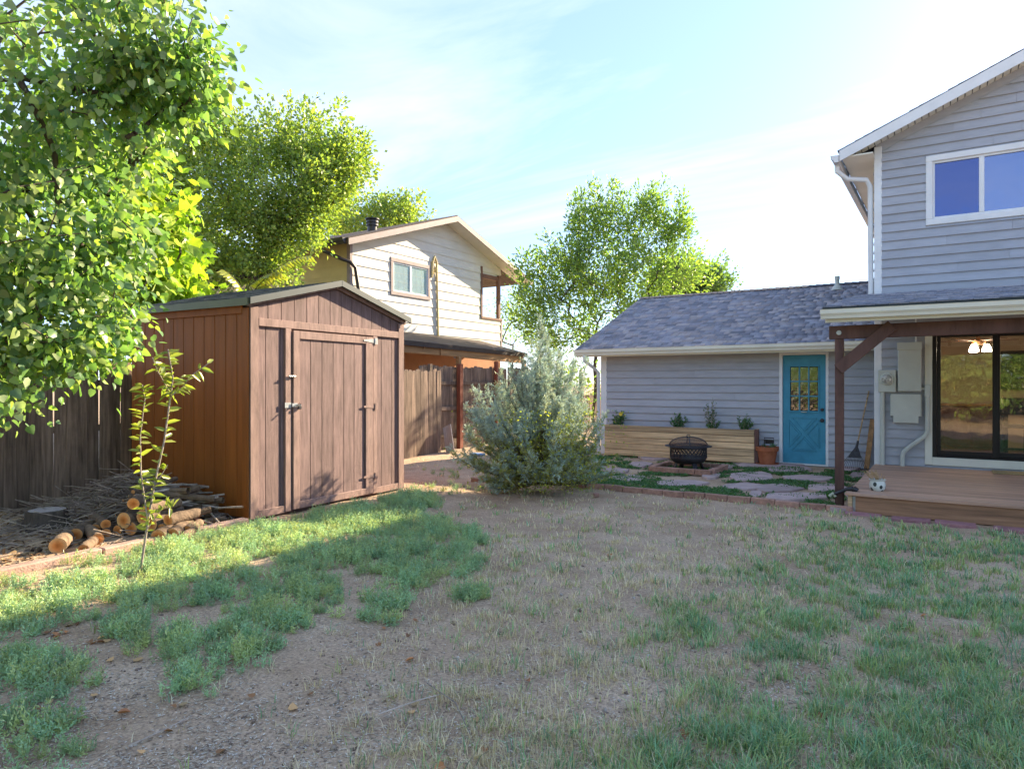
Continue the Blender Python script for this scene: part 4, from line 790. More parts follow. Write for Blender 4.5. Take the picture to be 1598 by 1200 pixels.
# ================================================================ THINGS ON THE DECK
fpp = thing('flower_pot', (-.80, 9.86, DZ), 'small white pot painted with dark birds on the deck corner', 'flower pot', frame=True)
def potmat():
    m = pm('painted_pot', (.62,.66,.60), .35, .03, 4, 0, spec=.5); t = m.node_tree; b = t.nodes['Principled BSDF']; src = b.inputs['Base Color'].links[0].from_socket
    tc = N('ShaderNodeTexCoord', t); vo = N('ShaderNodeTexVoronoi', t); vo.inputs['Scale'].default_value = 15; mp_ = N('ShaderNodeMapping', t); mp_.inputs['Scale'].default_value = (1,1,.75); mp_.inputs['Rotation'].default_value = (.5,.6,.3); t.links.new(tc.outputs['Object'], mp_.inputs[0]); t.links.new(mp_.outputs[0], vo.inputs['Vector'])
    r = N('ShaderNodeValToRGB', t); r.color_ramp.elements[0].position = .30; r.color_ramp.elements[1].position = .34; r.color_ramp.elements[0].color = (1,1,1,1); r.color_ramp.elements[1].color = (0,0,0,1); t.links.new(vo.outputs['Distance'], r.inputs[0])
    mi = N('ShaderNodeMixRGB', t); t.links.new(r.outputs[0], mi.inputs[0]); t.links.new(src, mi.inputs[1]); mi.inputs[2].default_value = (.02,.035,.035,1); t.links.new(mi.outputs[0], b.inputs['Base Color']); return m
q = MB(); q.lathe([(0,0),(.065,0),(.09,.03),(.095,.08),(.085,.125),(.10,.145),(.092,.148),(.08,.12),(0,.115)], 28); q.build('pot', potmat(), fpp, True)
q = MB()
for k in range(16):
    a = rnd.uniform(0, 6.28); r_ = rnd.uniform(.0,.06); h_ = rnd.uniform(.06,.15); q.tube([(r_*math.cos(a), r_*math.sin(a), .115), (r_*1.6*math.cos(a)-.02, r_*1.6*math.sin(a), .12+h_*.6), (r_*2.2*math.cos(a)-.05+rnd.uniform(-.03,.03), r_*2.2*math.sin(a), .12+h_)], [.004,.006,.009], 4)
q.build('dried_stems', pm('straw', (.42,.28,.15), .9, .25, 20, .2), fpp)
dm = MB(); p = Vector((.95, 12.86, DZ)); dm.bbox(.52, 1.35, 12.62, 13.02, DZ+.003, DZ+.02, .006); tag(dm.build('door_mat', pm('tan_coir', (.42,.32,.16), .95, .15, 60, .6, 200)), 'tan coir doormat on the deck before the sliding door', 'doormat')
hn = thing('hose_nozzle', (-1.14, 9.64, .2), 'black hose spray nozzle clipped to the porch post above the deck corner', 'hose nozzle')
q = MB(); q.tube([(-1.30, 9.64, .18), (-1.22, 9.635, .22), (-1.13, 9.63, .27), (-1.05, 9.62, .285)], [.018,.02,.022,.03], 8); q.tube([(-1.05, 9.62, .285), (-1.0, 9.615, .26)], [.038,.034], 10); q.build('nozzle', M_IRON, hn, True)
q = MB(); q.tube([(-1.33, 9.63, .16), (-1.29, 9.64, .2), (-1.26, 9.64, .16)], .022, 8); q.build('hose_end', pm('pale_hose', (.4,.42,.3), .6, .1, 6, .1), hn)
# ================================================================ ROOM CONTENTS seen through the glass
FX, FY = .40, 15.0
cl = thing('ceiling_fan_light', (FX, FY, 2.3), 'three-lamp glowing ceiling fan light inside the sliding door', 'ceiling light')
lamp = emat('warm_bulb', (1.0,.82,.58), 14); q = MB(); q.tube([(FX,FY,2.575),(FX,FY,2.38)], .03, 8); q.lathe([(0,2.32),(.10,2.32),(.12,2.38),(0,2.41)], 14, (FX,FY,0)); q.build('motor', pm('bronze', (.12,.06,.03), .4, .1, 4, 0), cl)
for k in range(3):
    a = 2.1*k; q = MB(); q.lathe([(.03,.04),(.055,.0),(.075,-.07),(.07,-.09),(0,-.09)], 14, (FX+.13*math.cos(a), FY+.13*math.sin(a), 2.28)); q.build('lamp_shade', lamp, cl, True)
for k in range(5):
    a = 1.257*k+.3; MB().bar((FX+.12*math.cos(a), FY+.12*math.sin(a), 2.39), (FX+.62*math.cos(a), FY+.62*math.sin(a), 2.40), .12, .01).build('fan_blade', M_BROWN, cl)
dl = MB(); dl.lathe([(0,2.43),(.12,2.45),(.19,2.51),(.2,2.575)], 20, (.46, 14.15, 0)); tag(dl.build('dome_light', emat('amber_dome', (1.0,.6,.25), 5), None, True), 'glowing amber dome lamp on the ceiling behind the door glass', 'ceiling light')
tv = MB(); tv.bbox(.84, 1.75, 17.18, 17.27, 1.5, 2.28, .01); tag(tv.build('wall_screen', M_BLACK), 'black television panel on the tan wall indoors', 'television')
sb_ = thing('sideboard', (.1, 17.0, .3), 'low dark cabinet standing at the back of the room indoors', 'cabinet'); MB().bbox(-.6, .75, 16.85, 17.26, .3, 1.15, .01).build('body', M_BROWN, sb_); MB().bbox(-.63, .78, 16.82, 17.27, 1.15, 1.19, .006).build('top', M_BEAMW, sb_)
for k in range(3): MB().bbox(-.57+.44*k, -.16+.44*k, 16.835, 16.85, .38, 1.1, .005).build('cabinet_door', M_BROWN, sb_)
tb = thing('dining_table', (1.3, 15.0, .3), 'dark dining table seen through the sliding door', 'table'); MB().bbox(.72, 1.9, 14.5, 15.4, 1.2, 1.24, .008).build('table_top', M_BEAMW, tb)
for xx in (.78, 1.82):
    for yy in (14.58, 15.3): MB().bbox(xx-.035, xx+.035, yy-.035, yy+.035, .3, 1.2).build('leg', M_BLACK, tb)
for j, (xx, yy) in enumerate(((.86, 14.1), (1.4, 14.1))):
    ch = thing('bar_chair', (xx, yy, .3), ('dark tall chair nearest the door glass at the indoor table', 'second dark tall chair beside the indoor table')[j], 'chair', 'chairs at the indoor table')
    MB().bbox(xx-.2, xx+.2, yy-.2, yy+.2, .88, .93, .01).build('seat', M_BLACK, ch); MB().bbox(xx-.2, xx+.2, yy-.22, yy-.19, 1.1, 1.38, .01).build('backrest', M_BLACK, ch)
    for dx_ in (-.17, .17):
        for dy_ in (-.18, .17): MB().bbox(xx+dx_-.02, xx+dx_+.02, yy+dy_-.02, yy+dy_+.02, .3, 1.38 if dy_ < 0 else .88).build('leg', M_BLACK, ch)
    MB().bbox(xx-.17, xx+.17, yy-.19, yy-.17, .52, .55).build('stretcher', M_BLACK, ch)
# ================================================================ WOODPILE
LOGS = [(90,858,.30,.075),(152,845,.3,.06),(118,838,.32,.065),(165,834,.26,.05),(148,826,.22,.055),(193,812,.35,.085),(222,806,.30,.075),(183,830,.3,.052),(165,818,.36,.05),(204,828,.24,.07),(236,818,.3,.075),
        (246,842,.22,.07),(268,838,.2,.065),(140,852,.24,.05),(252,826,.25,.06),(275,826,.22,.055),(208,786,.26,.062),(230,792,.24,.058),(262,812,.26,.06),(292,828,.2,.05),(130,860,.2,.05),(285,840,.2,.045)]
def log_mesh(L, r, n=14):
    q = MB(); q.tube([(0,0,0), (0,.33*L,.006), (.01,.66*L,0), (0,L,0)], [r, r*1.03, r*.98, r*.95], n, False); me = q.mesh('log', M_LOGBARK, True)
    return me
def cut_end(parent, y, r, s, n=14):
    q = MB(); q.add([(r*math.cos(2*math.pi*k/n), y, r*math.sin(2*math.pi*k/n)) for k in range(n)]+[(0, y+s*.004, 0)], [(k, (k+1) % n, n) for k in range(n)]); return link('cut_end', q.mesh('cut_end', M_RING), parent, local=True)
hz = {}
for k, (px, py, L, r) in enumerate(LOGS):
    g0 = at(px, max(py, 832)+6, z=0); zc_ = r if py > 832 else r+(at(px, py, Y=(g0.x*-ST+g0.y*CT)).z-r*.2)
    if py <= 832: zc_ = max(r+.02, at(px, py, Y=(-g0.x*ST+g0.y*CT)).z)
    lo = link('log', log_mesh(L*1.7, r), None, (g0.x, g0.y, zc_), (rnd.uniform(-.05,.05), 0, R(30)+rnd.uniform(-.35,.35)+(R(25) if px < 170 else 0)))
    tag(lo, 'short cut log with a fresh orange sawn end in the woodpile', 'log', 'cut logs of the woodpile'); cut_end(lo, 0, r, -1); cut_end(lo, L*1.7, r*.95, 1)
stp = thing('tree_stump', (-8.55, 3.62, 0), 'old grey tree stump beside the woodpile', 'stump', frame=True)
q = MB(); q.lathe([(.27,-.05),(.23,.04),(.20,.12),(.195,.19),(.18,.20)], 18); 
q.v = [(x*(1+.08*math.sin(5*math.atan2(y, x))), y*(1+.08*math.sin(5*math.atan2(y, x))), z) for x, y, z in q.v]; q.build('bark', M_BARK, stp, True)
q = MB(); q.lathe([(0,.203),(.1,.205),(.182,.201)], 18); q.build('sawn_top', M_GREYWD, stp)
# cut branches heaped against the shed side
for k in range(62):
    t = rnd.random(); base = Vector((-7.05-rnd.random()*1.25, 4.28+rnd.random()*.62, 0)); hgt = .46*max(.1, 1-abs(base.x+7.65)/.85)*rnd.random()
    L = rnd.uniform(.35, .95); r = rnd.choice([.012,.016,.02,.028,.038]); a = rnd.gauss(R(-28), .5); tl = rnd.gauss(0, .16); d = Vector((math.sin(a), -math.cos(a), 0))
    c = base+Vector((0,0,.03+hgt)); p0_, p1_ = c-d*L/2+Vector((0,0,-tl*L/2)), c+d*L/2+Vector((0,0,tl*L/2)); p0_.z = max(p0_.z, .02); p1_.z = max(p1_.z, .02)
    mid = (p0_+p1_)/2+Vector((rnd.uniform(-.04,.04), rnd.uniform(-.03,.03), rnd.uniform(.0,.04))); root = thing('cut_branch', tuple(c), 'thin cut branch in the heap against the shed side', 'branch', 'cut branches heaped by the shed')
    MB().tube([p0_, mid, p1_], [r, r*.95, r*.8], 7, False).build('bark', M_LOGBARK if r > .018 else M_TWIG, root, True)
    if r > .015:
        q = MB(); dd = (p1_-mid).normalized(); q.tube([p1_-dd*.001, p1_+dd*.002], r*.8, 7); q.build('cut_end', M_LOGEND, root)
# brush heap of twigs (nobody could count it)
q = MB()
for k in range(1150):
    a = rnd.gauss(0, .55); u_ = -8.6+rnd.gauss(0, .62); v_ = 4.45+rnd.gauss(0, .55)
    if k > 800: u_, v_ = rnd.uniform(-9.95, -7.0), rnd.uniform(1.6, 5.2)
    if u_ < -9.95 or (u_ > -6.95): continue
    hmax = .5*math.exp(-((u_+8.6)/.85)**2-((v_-4.65)/.7)**2); z_ = hmax*rnd.random()**.6+.01; L = rnd.uniform(.2, .75); th_ = rnd.gauss(R(120), .6); sl = rnd.gauss(-.1, .22)
    d = Vector((math.cos(th_), math.sin(th_), sl)); c = Vector((u_, v_, z_)); p_ = [c-d*L/2, c+Vector((rnd.uniform(-.05,.05), rnd.uniform(-.05,.05), rnd.uniform(0,.05))), c+d*L/2]
    for x in p_: x.z = max(x.z, .006)
    q.tube(p_, [rnd.uniform(.003,.007)]*3, 3, False)
tag(q.build('brush_heap', M_TWIG), 'tangled grey heap of thin dry twigs in front of the fence', 'brush', kind='stuff')
# loose bricks
for (px, py, lab, ang) in ((746, 750, 'loose red brick lying on the soil left of the juniper', .5), (930, 772, 'small red broken brick at the near edge of the dry lawn by the bricks', 1.2)):
    p = at(px, py, z=.03); q = MB(); s_ = 1 if px < 900 else .45; q.bbox(-.11*s_, .11*s_, -.05*s_, .05*s_, -.03, .045*s_+.005, .008); o = q.build('loose_brick', M_BRICK); o.location = p; o.rotation_euler = (.1,.05,ang); tag(o, lab, 'brick')
# ================================================================ TREES
def tubes_np(segs, n=5):
    """segs: list of (p0, p1, r0, r1) -> arrays"""
    P0 = np.array([s[0] for s in segs]); P1 = np.array([s[1] for s in segs]); r0 = np.array([s[2] for s in segs]); r1 = np.array([s[3] for s in segs])
    d = nrm(P1-P0); ref = np.where(np.abs(d[:, 2:3]) > .9, np.array([[1., 0, 0]]), np.array([[0, 0, 1.]])); s = nrm(np.cross(d, ref)); t = np.cross(d, s)
    a = 2*np.pi*np.arange(n)/n; ring = s[:, None, :]*np.cos(a)[None, :, None]+t[:, None, :]*np.sin(a)[None, :, None]
    V = np.concatenate([P0[:, None, :]+ring*r0[:, None, None], P1[:, None, :]+ring*r1[:, None, None]], 1); m = len(segs); k = np.arange(n)
    F1 = np.stack([k, (k+1) % n, (k+1) % n+n, k+n], 1); Fa = (F1[None]+(np.arange(m)*2*n)[:, None, None]).reshape(-1, 4)
    return V.reshape(-1, 3), Fa
def skeleton(base, fork, pts, rg, rtwig=.006, power=2.3, sag=.0, rmax=.3):
    base = np.array(base, float); fork = np.array(fork, float); nodes = []; par = []
    for i in range(7):
        t = i/6; p = base+(fork-base)*t+np.array([rg.normal(0,.04), rg.normal(0,.04), 0])*(0 < i < 6); nodes.append(p); par.append(i-1)
    order = np.argsort(np.linalg.norm(pts-fork, axis=1)); tips = []
    for i in order:
        p = pts[i]; A = np.array(nodes); dv = p-A; d = np.linalg.norm(dv, axis=1); cost = d+.55*np.maximum(0, A[:, 2]-p[2]+.05)+.0*d
        cost[:3] += 50; j = int(np.argmin(cost)); k = max(1, min(5, int(d[j]/.45)+1)); prev = j; q0 = A[j]; bend = np.array([rg.normal(0, .04), rg.normal(0, .04), .05])*d[j]
        for s in range(1, k+1):
            t = s/k; q = q0+(p-q0)*t+bend*math.sin(math.pi*t)+np.array([0, 0, -sag*t*t*d[j]]); nodes.append(q); par.append(prev); prev = len(nodes)-1
        tips.append(prev)
    n = len(nodes); cnt = np.zeros(n); 
    for t in tips: cnt[t] += 1
    for i in range(n-1, 0, -1):
        if par[i] >= 0: cnt[par[i]] += cnt[i]
    rad = np.minimum(rmax, rtwig*np.maximum(cnt, 1)**(1/power))
    segs = [(nodes[par[i]], nodes[i], min(rad[par[i]], rad[i]*1.5) if i > 6 else rad[par[i]], rad[i]) for i in range(1, n)]
    return np.array(nodes), np.array(par), tips, segs
def lumps(rg, specs, n):
    """points inside a set of ellipsoids: (cx,cy,cz,rx,ry,rz,weight)"""
    w = np.array([s[6] for s in specs], float); ids = rg.choice(len(specs), n, p=w/w.sum()); out = []
    for i in ids:
        s = specs[i]; v = nrm(rg.normal(size=3))*rg.uniform(.25, 1)**.45; out.append((s[0]+v[0]*s[3], s[1]+v[1]*s[4], s[2]+v[2]*s[5]))
    return np.array(out)
def make_tree(name, label, base, fork, specs, ncl, nleaf, ls, lw, tpl, pal, seed, spread=.28, rtwig=.006, droop=.2, rmax=.3, single=0, leafm=None, group=None, up=.55, shoot=0, sup=.8):
    rg = np.random.default_rng(seed); pts = lumps(rg, specs, ncl); nodes, par, tips, segs = skeleton(base, fork, pts, rg, rtwig, rmax=rmax)
    t = thing(name, tuple(base), label, 'tree', group); segs_x = []
    per = nleaf//ncl; C = []; D = []; cen = np.mean(pts, 0)
    tip_p = nodes[tips]; tip_q = nodes[par[tips]]
    for p, q in zip(tip_p, tip_q):
        k = rg.poisson(per*rg.uniform(.5, 1.5))+1
        if shoot:                                               # leafy shoots that reach up and out past the twig
            sd_ = nrm(nrm(p-q)*.7+nrm(p-cen)*.35+np.array([0, 0, sup])+rg.normal(0, .28, 3)); sl_ = shoot*rg.uniform(.55, 1.35); tt = rg.uniform(-.35, 1, k)[:, None]; segs_x.append((p, p+sd_*sl_*.9, rtwig*.8, rtwig*.35))
            c = p+sd_*sl_*tt+rg.normal(size=(k, 3))*spread*(1.15-.65*np.clip(tt, 0, 1)); C.append(c); D.append(nrm((c-(p+sd_*sl_*(tt-.12)))*1.0+sd_*.12+np.array([0, 0, -droop*.3])+rg.normal(size=(k, 3))*.1)); continue
        tt = rg.uniform(-.1, 1.15, k)[:, None]; c = q+(p-q)*tt+rg.normal(size=(k, 3))*spread*np.array([1, 1, .8]); C.append(c)
        D.append(nrm((c-(q+(p-q)*.5))+nrm(p-q)*.12+np.array([0, 0, -droop])+rg.normal(size=(k, 3))*.16))
    V, Fa = tubes_np(segs+segs_x, 6); link('trunk', np_mesh('trunk', V, Fa, M_BARK, smooth=True), t)
    C = np.concatenate(C); D = np.concatenate(D); n = len(C); Nn = nrm(rg.normal(size=(n, 3))*.75+np.array([0, 0, up])+.3*nrm(C-cen)); sz = rg.uniform(.5, 1.25, n)
    pal = np.array(pal); col = pal[rg.integers(len(pal), size=n)]*rg.uniform(.75, 1.3, (n, 1)); lm = leafm or M_LEAF
    if single:                                                  # the leaves that show largest are objects of their own
        pc = np.stack(proj(C[:, 0], C[:, 1], C[:, 2]), 1); ok = (pc[:, 0] > 5) & (pc[:, 0] < 1590) & (pc[:, 1] > 5) & (pc[:, 1] < 1195) & (pc[:, 2] > 1)
        sel = np.argsort(np.where(ok, pc[:, 2], 1e6))[:single]; mask = np.ones(n, bool); mask[sel] = False
        lms = leafmat_solid(name+'_leaf', tuple(pal.mean(0)), .5); T, Fc = tpl; lme = np_mesh('leaf', T*np.array([ls, lw, ls]), Fc, lms)
        for i in sel:
            d = Vector(D[i]).normalized(); s_ = Vector(Nn[i]).cross(d).normalized(); u_ = d.cross(s_); M = Matrix((d, s_, u_)).transposed().to_4x4(); M.translation = Vector(C[i])
            o = bpy.data.objects.new('leaf', lme); COL.objects.link(o); o.parent = t; o.matrix_parent_inverse = wm(t).inverted(); o.matrix_basis = M @ Matrix.Scale(float(sz[i]), 4)
        C, D, Nn, sz, col = C[mask], D[mask], Nn[mask], sz[mask], col[mask]
    V, Fa, k = leaf_geo(C, D, Nn, ls*sz, lw*sz, tpl); cr_ = link('crown', np_mesh('crown', V, Fa, lm, np.repeat(col, k, 0)), t); cr_['kind'] = 'stuff'; return t
G_NEAR = [(.25,.39,.11),(.18,.31,.12),(.32,.44,.11),(.17,.28,.15),(.36,.43,.24),(.13,.24,.10)]; G_LIME = [(.33,.46,.06),(.27,.41,.06),(.40,.50,.06)]; G_OLIVE = [(.31,.41,.10),(.26,.36,.10),(.40,.45,.10),(.22,.31,.12)]
G_ASH = [(.24,.36,.10),(.31,.41,.10),(.19,.30,.12)]
def lump(px, py, Y, r, rz=None, w=1): p = at(px, py, Y=Y); return (p.x, p.y, p.z, r, r, rz or r, w)
# near tree whose trunk stands just out of frame on the left
p = at(-330, 900, Y=6.2); base = (p.x, p.y, 0.0)
make_tree('broadleaf_tree', 'near broadleaf tree with round leaves overhanging the yard at far left', base, (base[0], base[1], 2.1),
    [lump(-120,250,6.2,1.7,1.7,3), lump(50,150,5.6,1.0,.7,2.2), lump(215,60,5.6,.6,.45,1.7), lump(250,130,5.7,.42,.3,1.2), lump(120,200,5.8,.8,.45,1.8), lump(80,340,5.7,.75,.75,2.4), lump(40,470,5.6,.75,.6,2.2), lump(110,530,5.9,.5,.3,1.5), lump(140,420,6.0,.5,.4,1.1), lump(-60,560,5.6,.7,.6,1.2), lump(30,-80,5.8,1.4,.8,2), lump(-300,100,6.5,2.2,2,2), lump(-200,-250,6.2,2.2,1.5,1.6), lump(5,590,5.4,.3,.3,.5)],
    480, 20000, .075, .066, T_HEART, G_NEAR, 31, spread=.15, rtwig=.0042, droop=.35, rmax=.085, single=300, up=.25)
p = at(235, 640, Y=10.6); 
make_tree('large_leaf_tree', 'lime-green large-leaved tree glowing behind the shed and the fence', (p.x, p.y, 0), (p.x, p.y, 1.8), [lump(205,300,10.5,.7,.8,2), lump(240,380,10.6,.65,.6,2), lump(180,420,10.4,.7,.6,1.5), lump(275,440,10.8,.45,.25,1), lump(200,540,10.6,.6,.7,1.2)],
    85, 2000, .20, .16, T_LOBE, G_LIME, 33, spread=.2, rtwig=.007, droop=.3, single=300, up=.6, rmax=.08)
BGT = 'trees beyond the fences'
p = at(395, 620, Y=16.6)
make_tree('maple_tree', "full yellow-green maple in front of the neighbour's roof", (p.x, p.y, 0), (p.x, p.y, 2.6), [lump(330,260,16.8,1.5,1.2,2), lump(420,290,16.4,1.4,1.3,2.5), lump(500,290,16.6,.8,.8,1.4), lump(280,330,16.8,1.5,1.2,2), lump(370,380,16.6,1.5,.9,2), lump(470,225,16.6,.6,.7,.8), lump(335,205,16.6,.5,.8,.8), lump(535,260,16.8,.5,.4,.6), lump(240,230,17,1.4,1.2,1.5), lump(160,300,17,1.6,1.6,1.5), lump(455,360,16.5,.7,.4,.9), lump(320,425,16.8,1.4,.6,1.6), lump(405,425,16.6,.7,.4,.9)],
    580, 62000, .105, .07, T_DIA, G_OLIVE, 35, spread=.15, rtwig=.0042, shoot=.75, sup=.45, rmax=.2, group=BGT)
p = at(585, 620, Y=36)
make_tree('far_tree', "distant tree rising just over the neighbour's roof ridge", (p.x, p.y, 0), (p.x, p.y, 5), [lump(570,345,36,1.8,1.0,2), lump(610,355,36,1.5,1.2,2), lump(540,365,36,1.6,1.2,2), lump(634,345,36,.7,.9,.7)], 130, 10000, .19, .14, T_DIA, G_OLIVE, 36, spread=.3, rtwig=.006, shoot=.9, group=BGT)
p = at(930, 640, Y=23)
make_tree('ash_tree', 'open upright ash tree standing behind the left end of the garage', (p.x, p.y, 0), (p.x, p.y, 3.2),
    [lump(920,350,23,.6,1.1,1.5), lump(965,360,23,.6,1.0,1.4), lump(1010,350,23,.5,.9,1.2), lump(1050,365,23,.45,.7,.9), lump(880,430,23,.8,.9,1.6), lump(840,440,23,.5,.4,.6), lump(930,440,23,1.1,1.1,2.6), lump(990,440,23,1.1,1.0,2.4), lump(1055,435,23,.9,.5,1.3), lump(880,510,23,1.2,1.0,1.9), lump(950,510,23,1.2,1.2,2.2), lump(845,500,23,.7,.6,.8), lump(915,590,23,1.2,1.0,1.4)],
    330, 25000, .155, .068, T_DIA, G_ASH, 37, spread=.15, rtwig=.0048, droop=.1, shoot=.85, sup=1.0, rmax=.2, group=BGT)
p = at(1085, 600, Y=34)
make_tree('far_tree', 'rounded tree top showing low over the garage ridge', (p.x, p.y, 0), (p.x, p.y, 4), [lump(1065,440,34,1.5,.9,2), lump(1100,450,34,.9,.7,1.5), lump(1035,440,34,1.0,.9,1)], 100, 9000, .19, .12, T_DIA, [(.15,.24,.09),(.19,.28,.09),(.12,.20,.09)], 38, spread=.28, rtwig=.006, shoot=.8, group=BGT)
p = at(800, 620, Y=31)
make_tree('thin_tree', "thin sparse tree glimpsed past the far corner of the neighbour's house", (p.x, p.y, 0), (p.x, p.y, 2.4), [lump(795,500,31,.8,1.3,2), lump(815,470,31,.7,.9,1)], 60, 1500, .16, .05, T_DIA, G_ASH, 39, spread=.32, rtwig=.006, group=BGT)
# trees and fence behind the camera: they show in the door and window glass
for k, (x, y, h) in enumerate(((-4.6, -8.5, 6.0), (.4, -8.5, 5.5), (4.5, -10, 6.0), (-9.5, -8, 6.5))):
    make_tree('backyard_tree', ('leafy tree at the rear fence, behind the camera', 'tall leafy tree at the rear fence, second behind the camera', 'leafy tree at the rear right corner behind the camera', 'leafy tree at the rear left corner behind the camera')[k], (x, y, 0), (x, y, 1.8),
        [(x, y, h*.55, 2.2, 2.2, h*.36, 2), (x+1.2, y, h*.4, 1.4, 1.4, 1.2, 1), (x-1.2, y+.3, h*.45, 1.4, 1.4, 1.3, 1)], 130, 5200, .24, .17, T_DIA, G_ASH if k % 2 else G_NEAR, 60+k, spread=.4, rtwig=.012, group='trees behind the camera')
rfn = thing('rear_fence', (0, -14.5, 0), 'wooden fence along the rear of the yard behind the camera', 'fence')
for k in range(90): link('picket', PM[k % 3], rfn, (-9+.2*k, -14.5, 0), (0, 0, rnd.uniform(-.02,.02))).scale = (1.35, 1, 1)
# frond of a tree of heaven behind the shed roof
def frond_plant(name, label, base, tips, nl, ll, lw, cat='tree'):
    t = thing(name, tuple(base), label, cat); q = MB(); b = Vector(base); C = []; D = []; Nn = []
    lme = np_mesh('leaf', T_OVAL[0]*np.array([ll, lw, ll]), T_OVAL[1], leafmat_solid(name+'_leaf', (.42,.48,.10)))
    for (st, tip) in tips:
        st, tip = Vector(st), Vector(tip); mid = (st+tip)/2+Vector((0,0,.25*(tip-st).length)); P = [st*(1-s)**2+mid*2*s*(1-s)+tip*s*s for s in np.linspace(0, 1, 9)]
        q.tube([b, (b+st)/2+Vector((.02,.02,.0)), st]+P[1:], [.018,.014,.01]+[.008*(1-.09*i) for i in range(8)], 5, False)
        for i in range(nl):
            s = .12+.88*i/nl; p = st*(1-s)**2+mid*2*s*(1-s)+tip*s*s; tg = ((mid-st)*(1-s)+(tip-mid)*s).normalized(); sd_ = tg.cross(Vector((0,0,1))).normalized()
            for sg in (-1, 1):
                d = (sd_*sg*.75+tg*.35+Vector((0,0,-.55+rnd.uniform(-.15,.1)))).normalized(); n_ = (tg.cross(d)*sg).normalized(); s2 = n_.cross(d).normalized(); u2 = d.cross(s2); M = Matrix((d, s2, u2)).transposed().to_4x4(); M.translation = p
                o = bpy.data.objects.new('leaf', lme); COL.objects.link(o); o.parent = t; o.matrix_parent_inverse = wm(t).inverted(); o.matrix_basis = M @ Matrix.Scale(rnd.uniform(.75,1.15), 4)
    q.build('stem', M_BARK, t, True)
A_ = lambda px, py: at(px, py, Y=11.6)
frond_plant('tree_of_heaven', 'tree-of-heaven with long drooping compound fronds over the shed roof', (A_(385,600).x, A_(385,600).y, 0), [(A_(395,455), A_(488,398)), (A_(385,450), A_(440,425)), (A_(380,455), A_(345,420)), (A_(390,460), A_(420,445))], 17, .19, .06)
p = at(150, 790, z=0); frond_plant('sucker_shoot', 'small bright green shoot growing by the fence behind the brush', (p.x-.8, p.y+.8, 0), [(Vector((p.x-.8, p.y+.8, .45)), Vector((p.x-.62, p.y+1.0, .62))), (Vector((p.x-.8, p.y+.8, .4)), Vector((p.x-1.0, p.y+.6, .55)))], 6, .11, .04, 'plant')
# ---------------------------------------------------------------- sapling
sp = at(219, 893, z=0); sap = thing('sapling', (sp.x, sp.y, 0), 'thin leafy sapling standing in the weeds before the woodpile', 'sapling'); SY = -sp.x*ST+sp.y*CT
def S_(px, py, d=0): return at(px, py, Y=SY+d)
STEMS = [([(219,893),(229,826),(240,760),(256,690),(266,620),(270,590),(262,545)], .011), ([(231,815),(220,740),(219,680),(226,622),(222,600)], .007), ([(267,618),(258,600),(245,577),(238,558)], .005), ([(267,618),(284,605),(300,585),(327,566)], .005), ([(229,826),(252,795),(272,790)], .005), ([(240,760),(262,725)], .004)]
lsm = np_mesh('leaf', T_OVAL[0]*np.array([.11,.04,.11]), T_OVAL[1], leafmat_solid('sapling_leaf', (.29,.37,.09), .5))
q = MB()
for P, r in STEMS:
    pts = [S_(x, y, rnd.uniform(-.05,.05)) for x, y in P]; pts[0] = S_(*P[0]); n = len(pts); q.tube(pts, [r*(1-.6*i/n) for i in range(n)], 7, False)
    L = sum((pts[i+1]-pts[i]).length for i in range(n-1)); k = int(L/.017)
    for i in range(k):
        s = i/k*(n-1); j = int(s); f = s-j; c = pts[j].lerp(pts[j+1], f)
        if c.z < .33 or rnd.random() < .12: continue
        tg = (pts[j+1]-pts[j]).normalized(); a = rnd.uniform(0, 6.28); o_ = tg.orthogonal().normalized(); o2 = tg.cross(o_); d = (o_*math.cos(a)+o2*math.sin(a)+tg*rnd.uniform(.0,.8)+Vector((0,0,-.25))).normalized()
        nn = (Vector((rnd.gauss(.3,.6), rnd.gauss(-.6,.6), .6)).cross(d)).normalized(); u2 = d.cross(nn); M = Matrix((d, nn, u2)).transposed().to_4x4(); M.translation = c
        o = bpy.data.objects.new('leaf', lsm); COL.objects.link(o); o.parent = sap; o.matrix_parent_inverse = wm(sap).inverted(); o.matrix_basis = M @ Matrix.Scale(rnd.uniform(.6,1.15), 4)
q.build('stem', M_TWIG, sap, True)
# ---------------------------------------------------------------- juniper
jp = at(842, 764, z=0); JY = -jp.x*ST+jp.y*CT; jun = thing('juniper_bush', (jp.x, jp.y, 0), 'blue-green feathery juniper bush between the shed and the patio', 'bush')
rg = np.random.default_rng(50); segs = []; C = []; D = []; W_ = []; colr = []
def J(px, py, d=0): q = at(px, py, Y=JY+d); return np.array(q)
b0 = np.array((jp.x, jp.y, .02)); TIPS = []
for (px, py, dd, n) in ((850,540,.1,8),(872,565,.2,8),(812,580,-.1,8),(785,600,.1,7),(755,625,.2,6),(740,660,0,8),(735,700,-.2,7),(760,650,-.5,8),(895,580,.3,6),(895,625,-.3,8),(910,655,.1,8),(915,700,0,7),(840,590,-.5,9),(870,640,-.7,9),(820,660,-.7,9),(790,720,-.8,8),(890,710,-.8,8),(850,560,.5,6),(800,640,.6,6),(900,640,.7,5),(765,745,-.4,6),(930,735,.2,6),(845,720,-.95,8)):
    for _ in range(n): TIPS.append(J(px+rg.normal(0,13), py+rg.normal(0,13), dd+rg.normal(0,.12)))
